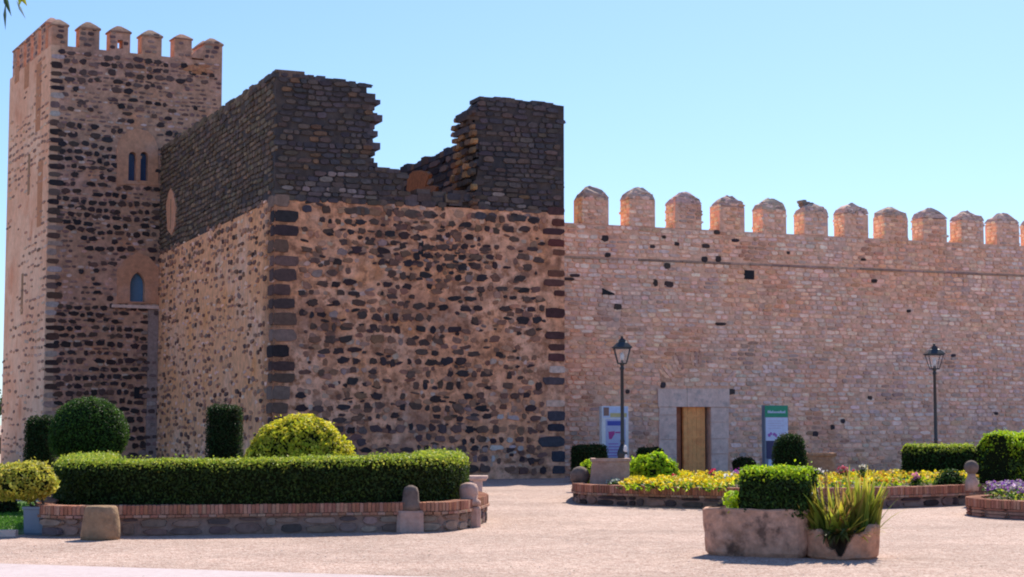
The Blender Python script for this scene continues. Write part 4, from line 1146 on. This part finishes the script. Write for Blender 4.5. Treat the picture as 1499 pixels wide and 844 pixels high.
# little coloured clumps
def clump(px, py, Y, label, petal, r=.14, n=40, z0=.33, name="flower_clump"):
    c = at(px, py, Y); mb = MB()
    a = RNG.normal(0, r * .55, (n, 2)); h = c.z - z0
    lf = np.column_stack([c.x + RNG.normal(0, r * .6, n * 5), c.y + RNG.normal(0, r * .6, n * 5), z0 + RNG.random(n * 5) * max(.05, h * .85)])
    mb.leaves(lf, np.tile([0, -.3, 1.], (n * 5, 1)), .07, leaf_cols(n * 5, MIDG))
    P = np.column_stack([c.x + a[:, 0], c.y + a[:, 1], c.z + RNG.uniform(-.08, .06, n)])
    mb.leaves(P, np.tile([0, -.8, .6], (n, 1)), .06, leaf_cols(n, petal, .2), aspect=.85, spread=.5)
    for k in range(n): mb.tube((c.x, c.y, z0), P[k], .006, .004, 4, (.05, .1, .02))
    o = mb.build(name, M['petal'], fix=False); tag(o, label, "flowers"); return o
clump(1041, 690, 34.5, "small crimson flower clump just right of the gate opening's foot", [(.55, .03, .10)], .10, 16)
clump(1063, 697, 33.6, "white flower clump beside an orange rose left of the trough's hedge", [(.8, .72, .72)], .10, 18)
clump(1088, 689, 35.5, "vivid magenta and white cyclamen below the green topped sign", [(.55, .06, .42), (.62, .10, .50), (.75, .55, .70)], .22, 50)
clump(1066, 711, 32.2, "orange flower clump at the coping beside the trough's hedge", [(.80, .30, .06), (.80, .45, .25)], .12, 26)
clump(899, 705, 33.4, "white leaved plant before the pink stone block", [(.62, .66, .58), (.5, .58, .45)], .12, 34)
clump(911, 703, 33.5, "tiny pink flower cluster right of the white leaved plant", [(.62, .18, .25)], .07, 14)
clump(1170, 688, 35.0, "pink flowers at the foot of the round topiary", [(.6, .18, .38)], .09, 16)
clump(1235, 686, 35.0, "red flowers behind the spiky plant's left blades", [(.60, .05, .10), (.65, .2, .25)], .14, 28)
clump(1199, 689, 35.0, "white flowers behind the trough hedge's right end", [(.80, .72, .70)], .12, 22)
clump(1262, 684, 34.5, "pale cream flower head standing above the spiky plant", [(.72, .66, .55)], .10, 16)
clump(985, 699, 34.0, "red flowers among the yellow ones below the gate's left jamb", [(.62, .05, .08)], .10, 22)
clump(1340, 697, 33.5, "pink flower clump among yellow flowers in front of the right lamp's hedge", [(.65, .2, .35)], .11, 24)
# stone blocks in the bed
def block(px0, px1, ytop, Y, z0, dep, mat, label, slant=.0):
    a, b = at(px0, ytop, Y), at(px1, ytop, Y); zt = a.z
    t = thing("stone_trough", ((a.x + b.x) / 2, Y, z0), label, "stone trough")
    m = MB()
    lp = lambda e, z, sh=0: [Vector((x, y, z)) for x, y in ((a.x - e + sh, Y - e), (b.x + e, Y - e + (b.x - a.x) * .12), (b.x + e - .02, Y + dep), (a.x - e + sh + .02, Y + dep))]
    m.loft([lp(.0, z0, -slant), lp(.0, zt - .07), lp(.025, zt - .06), lp(.025, zt), lp(-.07, zt), lp(-.08, zt - .15)]); m.build("basin", mat, t)
    m = MB(); m.add(lp(-.07, zt - .09), [(0, 1, 2, 3)]); m.build("soil", M['soil'], t, fix=False)
block(867, 922, 671, 33.8, .30, .6, M['pinkstone'], "pink stone block trough standing in the flower bed before the lamp", .06)
block(1180, 1224, 663, 37.5, .30, .5, M['potstone'], "pale stone trough half hidden behind the spiky plant", .02)
# bright lime shrubs
c = at(955, 690, 35.0)
V, T = surf_loft(dome_loops((c.x + .02, c.y), .50, .45, .3, at(955, 664, 35).z, power=2.4)); V = lumpy(V, np.array([c.x, c.y, .5]), .10, 4, 4)
o = foliage("lime_shrub", V, T, None, LIME, .085, 1000, centre=(c.x, c.y, .4), clump=.07, clump_scale=6, spread=.8, stray=.06); tag(o, "bright lime green leafy shrub right of the pink stone block", "shrub")
c = at(858, 690, 35.2)
V, T = surf_loft(dome_loops((c.x, c.y), .17, .2, .3, at(858, 673, 35.2).z)); V = lumpy(V, np.array([c.x, c.y, .5]), .05, 5, 4)
o = foliage("lime_shrub", V, T, None, LIME, .08, 1000, centre=(c.x, c.y, .4), clump=.04, clump_scale=6); tag(o, "small lime green shrub peeping out left of the pink stone block", "shrub")
# stone balls
for (px, py, Y, r_, lab) in [(849, 697, 34.2, 14.5, "dark round stone ball on the left end of the flower bed's rim"), (1422, 684, 32.3, 10.5, "pinkish stone ball finial beside the big bright hedge")]:
    c = at(px, py, Y); r0 = r_ / (F / Y)
    t = thing("stone_ball", (c.x, c.y, bz_r - .02), lab, "stone ball")
    m = MB(); m.lathe((c.x, c.y, 0), [(r0 * max(.05, math.sin(math.pi * i / 10)), c.z - r0 * math.cos(math.pi * i / 10)) for i in range(11)], 18); m.build("ball", M['shade_stone'], t)
    m = MB(); zt = c.z - r0 * .85; m.lathe((c.x, c.y, 0), [(r0 * .95, .3), (r0 * .9, zt * .6 + .1), (r0 * .6, zt * .9), (r0 * .55, zt)], 14); m.build("pedestal", M['pinkstone'], t)
# shaded low hedges at the foot of the wall
def hedge_box(px0, px1, ytop, Y, dep, label, pal, tip=None, z0=0, size=.06, per=1100, slope=.25, rnd=.12, lump=.05, cat="hedge", name="hedge"):
    a, b = at(px0, ytop, Y), at(px1, ytop, Y); zt = a.z
    hw = dep / 2
    a.x = at(px0, ytop, Y + dep).x + slope * hw + .04
    path = resample([Vector((a.x, Y + hw, 0)), Vector((b.x, Y + hw + slope * (b.x - a.x), 0))], .18)
    V, T = surf_loft(sweep_loops(path, hw, z0, zt, rnd), True, True); V = lumpy(V, V.mean(axis=0), lump, 3, px0 * .1)
    o = foliage_sweep(name, V, T, path, None, pal, size, per, tip=tip, stray=.05); tag(o, label, cat); return o
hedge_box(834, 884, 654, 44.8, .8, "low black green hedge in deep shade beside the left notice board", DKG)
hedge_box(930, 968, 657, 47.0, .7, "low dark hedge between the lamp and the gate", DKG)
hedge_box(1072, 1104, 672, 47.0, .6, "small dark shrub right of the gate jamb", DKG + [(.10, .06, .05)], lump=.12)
hedge_box(1318, 1434, 653, 38.2, .8, "clipped dark hedge around the foot of the right lamp", DKG + MIDG, tip=(.9, FRESH_LIT), z0=.3)
hedge_box(1430, 1560, 637, 33.2, 1.1, "big bright green hedge with fresh tips at the right edge", MIDG + LIME[:1], tip=(1.0, LIME), z0=.3, size=.07, per=1000, rnd=.25, lump=.10)
# round topiary
c = at(1156, 660, 37.0)
V, T = surf_loft(column_loops((c.x, c.y), .36, .3, at(1156, 637, 37).z, round_=.34, taper=.96)); V = lumpy(V, np.array([c.x, c.y, .8]), .03, 3, 8)
o = foliage("topiary_drum", V, T, None, DKG + MIDG[:1], .045, 1700, core_in=.04); tag(o, "round topped dark topiary before the green topped sign", "topiary")
c = at(1390, 698, 33.3)
V, T = surf_loft(dome_loops((c.x, c.y), .30, .22, .3, at(1390, 689, 33.3).z)); V = lumpy(V, np.array([c.x, c.y, .4]), .06, 5, 4)
o = foliage("low_shrub", V, T, None, MIDG, .06, 1000, centre=(c.x, c.y, .3)); tag(o, "small green mound shrub among yellow flowers left of the stone ball finial", "shrub")

# circular bed
cc = ground(1537, 751); R0 = 1.62
cc = Vector((cc.x, ground(1450, 762).y + R0 * .93, 0))
ocirc = [cc + Vector((R0 * math.cos(t), R0 * math.sin(t), 0)) for t in [2 * math.pi * i / 24 for i in range(24)]]
bedC, cpts, bz_c = raised_bed("circular_bed", "round brick flower bed with purple flowers at the right edge", ocirc, .16, .14, .27, BRK, header=False, brick_body=True, base=(.26, .15, .12))
pts = np.array([(cc.x + r * math.cos(t), cc.y + r * math.sin(t)) for r, t in [(R0 * .8 * math.sqrt(random.random()), random.uniform(0, 6.28)) for _ in range(900)]])
flowers("purple_flowers", pts, .27, "purple and lilac flowers filling the round brick bed", [(.30, .08, .42), (.36, .14, .50), (.48, .30, .60), (.6, .5, .62)], [(.7, .6, .1)], leafpal=MIDG + FRESH_LIT[:2], hgt=.30, size=.06)

# ================================================================== LAMPS AND SIGNS
def lamp(px, Y, ytop, label, boxpart, notice):
    b = at(px, 690, Y); b.z = 0
    zt = at(px, ytop, Y).z
    t = thing("street_lamp", b, label, "street lamp", "old style lamp posts before the wall")
    m = MB()
    m.lathe((b.x, b.y, 0), [(.17, 0), (.17, .12), (.13, .18), (.12, .75), (.135, .80), (.125, .88), (.08, .98), (.055, 1.05)], 16); m.build("base", M['iron'], t)
    zl = zt - .72
    m = MB(); m.lathe((b.x, b.y, 0), [(.052, 1.04), (.05, 1.1), (.062, 1.13), (.048, 1.18), (.04, zl - .14), (.055, zl - .12), (.055, zl - .08), (.035, zl - .05), (.06, zl), (.09, zl + .02)], 12); m.build("pole", M['iron'], t)
    hd = MB()
    sq = lambda w, z: [Vector((b.x + sx * w, b.y + sy * w, z)) for sx, sy in ((-1, -1), (1, -1), (1, 1), (-1, 1))]
    z0, z1 = zl + .02, zl + .40
    w0, w1 = .105, .20
    hd.loft([sq(.11, z0 - .015), sq(.115, z0 + .015)])
    for sx, sy in ((-1, -1), (1, -1), (1, 1), (-1, 1)): hd.tube((b.x + sx * w0, b.y + sy * w0, z0), (b.x + sx * w1, b.y + sy * w1, z1), .011, .011, 6)
    hd.loft([sq(w1 + .02, z1 - .012), sq(w1 + .02, z1 + .012)])
    hd.loft([sq(.032, z0 + .01), sq(.032, z0 + .08)])
    ho = hd.build("lantern_frame", M['iron'], t)
    gl = MB(); gl.loft([sq(w0 - .004, z0 + .016), sq(w1 - .004, z1 - .013)], False, False); gl.build("glass", M['glass'], ho)
    bu = MB(); bu.lathe((b.x, b.y, 0), [(.02, z0 + .08), (.045, z0 + .13), (.05, z0 + .2), (.03, z0 + .26), (.01, z0 + .28)], 10); bu.build("bulb", M['white'], ho)
    rf = MB(); rf.loft([sq(w1 + .045, z1 + .012), sq(w1 + .045, z1 + .03), sq(.13, z1 + .14), sq(.085, z1 + .17), sq(.085, z1 + .20), sq(.04, z1 + .25), sq(.025, z1 + .26)])
    rf.lathe((b.x, b.y, 0), [(.02, z1 + .25), (.038, z1 + .28), (.028, z1 + .31), (.008, zt)], 10); rf.build("lantern_roof", M['iron'], t)
    if boxpart:
        m = MB(); m.box(b.x - .27, b.y - .1, .75, b.x - .10, b.y + .1, .95); m.box(b.x - .12, b.y - .03, .82, b.x - .02, b.y + .03, .88); m.build("control_box", M['iron'], t)
    if notice:  # two small white patches on the lamp base
        m = MB(); fz = Frame(Vector((b.x + .07, b.y - .125, 0)), (1, .45, 0), (.45, -1, 0)); m.stone(fz, 0, 1.0 - .06, .10, .16, .012, (.8, .8, .8), 4, .1); m.stone(fz, .01, .76, .07, .1, .012, (.8, .8, .8), 4, .1); m.build("white_patch", M['white'], t)
lamp(911.5, 42.0, 491, "black lantern street lamp before the left notice board", False, True)
lamp(1371, 45.5, 502, "black lantern street lamp rising behind the clipped right hedge", True, False)
# notice boards
def board(px0, px1, ytop, Y, label):
    a, b = at(px0, ytop, Y), at(px1, ytop, Y)
    fr = Frame(Vector((a.x, Y, 0)), U, NF); w = (b.x - a.x) / U.x
    return thing("notice_board", fr.p(w / 2, 0), label, "notice board"), fr, w, a.z
t, fr, w, zt = board(881, 921, 594, 48.3, "lilac and blue information board with photo header behind the left lamp")
m = MB(); m.fbox(fr, 0, w, .05, zt, -.16, 0); m.build("panel", M['white'], t)
m = MB(); m.fbox(fr, .04, w - .03, zt - .34, zt - .02, 0, .012); hdr = m.build("header_photo", M['pale_blue'], t)
m = MB(); m.fbox(fr, .05, .22, zt - .28, zt - .04, .012, .018); m.build("print_mark", M['brown_print'], hdr)
m = MB(); m.fbox(fr, .26, w - .06, zt - .32, zt - .2, .012, .018); m.build("print_mark", M['yellow_print'], hdr)
m = MB(); m.fbox(fr, .12, w - .10, .08, zt - .38, 0, .012); pn = m.build("poster", M['lilac'], t)
m = MB(); m.fbox(fr, .17, w - .15, zt - .56, zt - .43, .012, .018); m.build("title_band", M['blue'], pn)
m = MB(); m.prism(fr, [(.22, zt - .95), (.30, zt - .95), (.40, zt - .80), (.40, zt - .72), (.20, zt - .74)], .012, .018); m.fbox(fr, .42, .58, zt - .78, zt - .74, .012, .018); m.build("print_mark", M['magenta'], pn)
m = MB()
for i in range(9): m.fbox(fr, .2, .2 + random.uniform(.25, w - .42), zt - 1.1 - i * .085, zt - 1.075 - i * .085, .012, .016)
m.build("print_lines", M['purple'], pn)
for s in (.06, w - .06):
    m = MB(); m.fbox(fr, s - .04, s + .04, 0, .05, -.14, -.02); m.build("leg", M['steel_blue'], t)
t, fr, w, zt = board(1119, 1156, 593, 48.6, "green topped information board with pale panel beside the round topiary")
m = MB(); m.fbox(fr, 0, w, .05, zt, -.16, 0); m.build("panel", M['steel_blue'], t)
m = MB(); m.fbox(fr, .01, w - .01, zt - .34, zt - .01, 0, .012); hd_ = m.build("header", M['green'], t)
m = MB(); s = .1
while s < w - .12:
    q = random.uniform(.018, .04); m.fbox(fr, s, s + q, zt - .225, zt - .225 + random.choice([.05, .05, .075]), .012, .018); s += q + .012
m.build("print_lines", M['pale_blue'], hd_)
m = MB(); m.fbox(fr, .03, w - .02, zt - 1.02, zt - .35, 0, .012); pp = m.build("poster", M['pale_blue'], t)
m = MB()
for s0_, z_, ww in [(.1, .86, .1), (.16, .82, .1), (.27, .84, .1), (.33, .88, .08)]: m.stone(Frame(fr.p(0, 0, .012), fr.u, fr.n), s0_ + .04, zt - z_, ww, .1, .006, (.5, .1, .5), 2.5, .2)
m.build("print_mark", M['purple'], pp)
m = MB()
for i in range(4): m.fbox(fr, .1, w - .15 - .1 * (i % 2), zt - .46 - i * .07, zt - .44 - i * .07, .012, .016)
m.fbox(fr, w - .26, w - .1, zt - .9, zt - .78, .012, .017)
m.build("print_lines", M['lilac'], pp)
m = MB(); m.fbox(fr, .05, w - .02, zt - 1.54, zt - 1.03, 0, .012); m.build("dark_photo", M['navy'], t)
m = MB(); m.prism(fr, [(.07, .1), (.40, .1), (.36, zt - 1.56), (.11, zt - 1.56)], 0, .012); m.build("lower_poster", M['pale_blue'], t)
for s in (.06, w - .06):
    m = MB(); m.fbox(fr, s - .04, s + .04, 0, .05, -.14, -.02); m.build("leg", M['steel_blue'], t)

# ================================================================== FOREGROUND TROUGH AND SPIKY PLANT
a = ground(1026, 812.5); b = ground(1176, 818)
d = Vector((b.x - a.x, b.y - a.y, 0)); Ld = d.length; d.normalize(); q = Vector((-d.y, d.x, 0))
th = at(1020, 743, a.y).z
ctr = Vector((a.x, a.y, 0)) + d * Ld / 2 + q * .32
t = thing("planter_trough", ctr, "long weathered stone trough in the foreground", "planter")
m = MB(); k = 40
def rr(hx, hy, z, e=4.2, amp=.04, sd=1.0):
    out = []
    for j in range(k):
        an = 2 * math.pi * j / k; c_, s_ = math.cos(an), math.sin(an)
        r_ = (abs(c_) ** e + abs(s_) ** e) ** (-1 / e)
        x, y = c_ * r_ * hx, s_ * r_ * hy
        f = 1 + amp * noise.noise(Vector((x * 5, y * 5, z * 6 + sd))) * 2
        out.append(ctr + d * x * f + q * y * f + Vector((0, 0, z + (.02 * noise.noise(Vector((x * 4, y * 4, 7))) if z > .3 else 0))))
    return out
hx, hy = Ld / 2 + .03, .33
m.loft([rr(hx * .90, hy * .86, 0), rr(hx * .95, hy * .93, .05), rr(hx * .985, hy * .99, .2), rr(hx * .995, hy, .36), rr(hx * 1.005, hy * 1.0, th - .08), rr(hx * 1.0, hy * .99, th - .015), rr(hx * .97, hy * .95, th), rr(hx * .90, hy * .76, th), rr(hx * .89, hy * .74, th - .14)], smooth=False); m.build("basin", M['trough'], t)
m = MB(); m.add(rr(hx * .895, hy * .76, th - .07), [tuple(range(k))]); m.build("soil", M['soil'], t, fix=False)
# clipped box in the trough
A_ = at(1092, 700, ctr.y); B_ = at(1189, 700, ctr.y); zt = at(1140, 687, ctr.y - .2).z
cbx = ctr + d * ((A_.x + B_.x) / 2 - ctr.x)
path = resample([cbx - d * .40, cbx + d * .39], .12)
V, T = surf_loft(sweep_loops([Vector((p.x, p.y, 0)) for p in path], .27, th - .07, zt, .08), True, True); V = lumpy(V, V.mean(axis=0), .03, 4, 2)
o = foliage_sweep("box_shrub", V, T, [Vector((p.x, p.y, 0)) for p in path], None, MIDG + DKG[3:], .045, 2600, tip=(zt - .1, LIME), stray=.06); tag(o, "clipped leafy box hedge growing in the stone trough", "shrub")
# a few white blossoms on it are part of the plant: small pale specks
c = at(1073, 735, ctr.y - .05); lt = MB()
n = 130
P = np.column_stack([c.x + RNG.normal(0, .06, n), c.y + RNG.normal(0, .06, n), th - .07 + RNG.random(n) ** .8 * .26])
lt.leaves(P, np.tile([0, -.4, .8], (n, 1)), .075, leaf_cols(n, LIME + [(.45, .55, .12)]), aspect=.7)
for i in range(6): lt.tube((c.x, c.y, th - .09), (c.x + random.uniform(-.08, .08), c.y + random.uniform(-.05, .05), th + .1), .006, .003, 5, (.2, .35, .05))
o = lt.build("lettuce_plant", M['leaf'], fix=False); tag(o, "small pale green leafy sprout in the trough's left end", "plant")
# broken bowl
b = ground(1243, 820); Rb = .435
bc = Vector((b.x, b.y + Rb, 0))
t = thing("stone_bowl", bc, "broken round sandstone bowl right of the long trough", "planter")
k = 64; lo_ = []
def rim(an):
    # angle measured from the front (camera side), positive to the right
    f = math.atan2(math.cos(an), -math.sin(an))
    dipp = math.exp(-((f + .36) / .34) ** 4)
    base_ = .34 if f < -.38 or f > 2.2 else .25 + .15 * min(1, max(0, (f + .1) / 1.1))
    return max(.04, base_ - .22 * dipp) + .035 * noise.noise(Vector((f * 3, 2, 5))) + .03 * noise.noise(Vector((f * 9, 4, 1))) - (.07 if f < -.6 and f > -1.6 else 0) * .0
for tz, rk in [(0, .90), (.08, .97), (.35, 1.0), (.7, 1.02), (.95, 1.02), (1.0, .98), (1.0, .82), (.8, .78), (.5, .72)]:
    row = []
    for j in range(k):
        an = 2 * math.pi * j / k
        rr_ = Rb * rk * (1 + .03 * noise.noise(Vector((math.cos(an) * 2, math.sin(an) * 2, tz * 3))))
        row.append(bc + Vector((rr_ * 1.02 * math.cos(an), rr_ * math.sin(an), rim(an) * tz)))
    lo_.append(row)
m = MB(); m.loft(lo_, True, False, smooth=False); m.build("bowl", M['potstone'], t)
m = MB()
soilrow = [bc + Vector((Rb * .84 * math.cos(2 * math.pi * j / k), Rb * .84 * math.sin(2 * math.pi * j / k), min(.30, rim(2 * math.pi * j / k) - .03))) for j in range(k)]
m.add(soilrow + [bc + Vector((0, 0, .33))], [(j, (j + 1) % k, k) for j in range(k)]); m.build("soil", M['soil'], t, fix=False)
# spiky plant
sp_ = MB()
def blade(base, an, lean, L_, w, col, col2, droop=.3):
    n = 6; dirh = Vector((math.cos(an), math.sin(an), 0)); side = Vector((-math.sin(an), math.cos(an), 0))
    pts_ = []; p = Vector(base); th_ = lean
    for i in range(n + 1):
        pts_.append(Vector(p)); th_ += droop / n
        p += (dirh * math.sin(th_) + Vector((0, 0, math.cos(th_)))) * L_ / n
    vs = []; fs = []
    for i, pt in enumerate(pts_):
        ww = w * (1 - (i / n) ** 1.6) * (.8 + .4 * min(1, i / 2)) + .001
        vs += [pt - side * ww, pt + (dirh * -.4 + Vector((0, 0, -.2))) * ww, pt + side * ww]
    for i in range(n): fs += [(3 * i, 3 * i + 1, 3 * i + 4, 3 * i + 3), (3 * i + 1, 3 * i + 2, 3 * i + 5, 3 * i + 4)]
    bb = len(sp_.v); sp_.add(vs, fs, col)
    for i in range(n + 1):
        f = i / n; c_ = tuple(col[x] * (1 - f) + col2[x] * f for x in range(3))
        for j in range(3): sp_.c[bb + 3 * i + j] = (*c_, 1)
YG = [(.46, .48, .05), (.58, .52, .05), (.32, .42, .06), (.66, .54, .08)]
BR = [(.30, .15, .05), (.38, .22, .07), (.45, .36, .08)]
CL = [(-.20, 0, .84, math.pi, 1.1, .62), (.20, .02, 1.02, .2, 3.14, .26), (.30, -.02, .92, 0, 1.2, .5), (.02, .05, .78, 0, 3.14, .7), (-.08, -.2, .50, -1.57, 1.0, .8), (-.30, -.02, .66, math.pi, .9, .8)]
for i in range(220):
    cl = random.choice(CL)
    an = cl[3] + random.uniform(-cl[4], cl[4]); rr_ = random.uniform(0, .13); ab = random.uniform(0, 6.28)
    base = bc + Vector((cl[0] + rr_ * math.cos(ab), cl[1] + rr_ * math.sin(ab), .28))
    lean = abs(random.gauss(0, .55)) * cl[5]
    L_ = random.uniform(.6, 1.0) * .84 * cl[2]
    c1 = pick([(.10, .18, .03), (.16, .24, .03), (.22, .28, .04)]); c2 = pick(YG if random.random() < .78 else BR, .2)
    if abs(cl[0]) < .1 and random.random() < .4: c1, c2 = pick(BR), pick(BR)
    blade(base, an, lean, L_, random.uniform(.02, .042), c1, c2, random.uniform(.0, .7))
for i in range(90):
    an = random.uniform(0, 6.28); base = bc + Vector((.30 * math.cos(an), .28 * math.sin(an), .27))
    blade(base, an, random.uniform(.7, 1.2), random.uniform(.18, .34), random.uniform(.014, .024), pick([(.08, .12, .03), (.25, .25, .05)]), pick(BR + YG), random.uniform(.3, 1.0))
for i in range(70):
    base = bc + Vector((random.uniform(-.24, .06), random.uniform(-.36, -.1), random.uniform(.26, .36)))
    blade(base, random.uniform(-2.4, -.8), random.uniform(.9, 1.5), random.uniform(.14, .30), random.uniform(.014, .024), pick([(.05, .08, .025), (.09, .12, .03)]), pick([(.10, .14, .04), (.2, .2, .05), (.14, .10, .04)]), random.uniform(.6, 1.5))
for i in range(5):
    x = random.uniform(-.22, .05); pz = random.uniform(.85, 1.08); sp_.tube(bc + Vector((x, .05, .3)), bc + Vector((x - .03, .05, pz)), .006, .004, 5, (.25, .13, .06))
    for k_ in range(7): sp_.leaves(np.array([bc + Vector((x - .03 * k_ / 7, .05, pz - .03 * k_))]), np.array([[0, -1., .3]]), .05, np.array([[.35, .22, .10]]))
o = sp_.build("spiky_plant", M['leaf'], fix=False); tag(o, "yellow green sword leaved plant growing from the broken bowl", "plant")
# small fallen white petals between the two planters
m = MB()
for i in range(1):
    p = ground(1168 + i * 6, 812 - i); m.stone(Frame(Vector((p.x, p.y, .012)), (1, 0, 0), (0, -1, .5)), 0, .012, .05, .03, .01, (.75, .68, .6), 2.4, .2)
o = m.build("pebble", M['white']); tag(o, "tiny whitish pebble on the gravel between trough and bowl", "pebble")

m = MB()
for i in range(700):
    Y = 17 + 24 * random.random() ** 1.3; x = random.uniform(-.32, .32) * Y
    r_ = random.uniform(.006, .014)
    k_ = 5; c_ = vary(random.choice([(.50, .36, .31), (.70, .58, .52), (.56, .40, .34), (.62, .46, .40), (.42, .36, .20)]), .15)
    base_ = [Vector((x + r_ * math.cos(6.283 * j / k_ + i), Y + r_ * math.sin(6.283 * j / k_ + i), .001)) for j in range(k_)]
    top_ = [Vector((x + r_ * .6 * math.cos(6.283 * j / k_ + i), Y + r_ * .6 * math.sin(6.283 * j / k_ + i), r_ * .45)) for j in range(k_)]
    m.loft([base_, top_], False, True, c_)
o = m.build("loose_gravel", M['stone'], fix=False); tag(o, "small loose stones and dry bits scattered over the gravel", "gravel", kind='stuff')
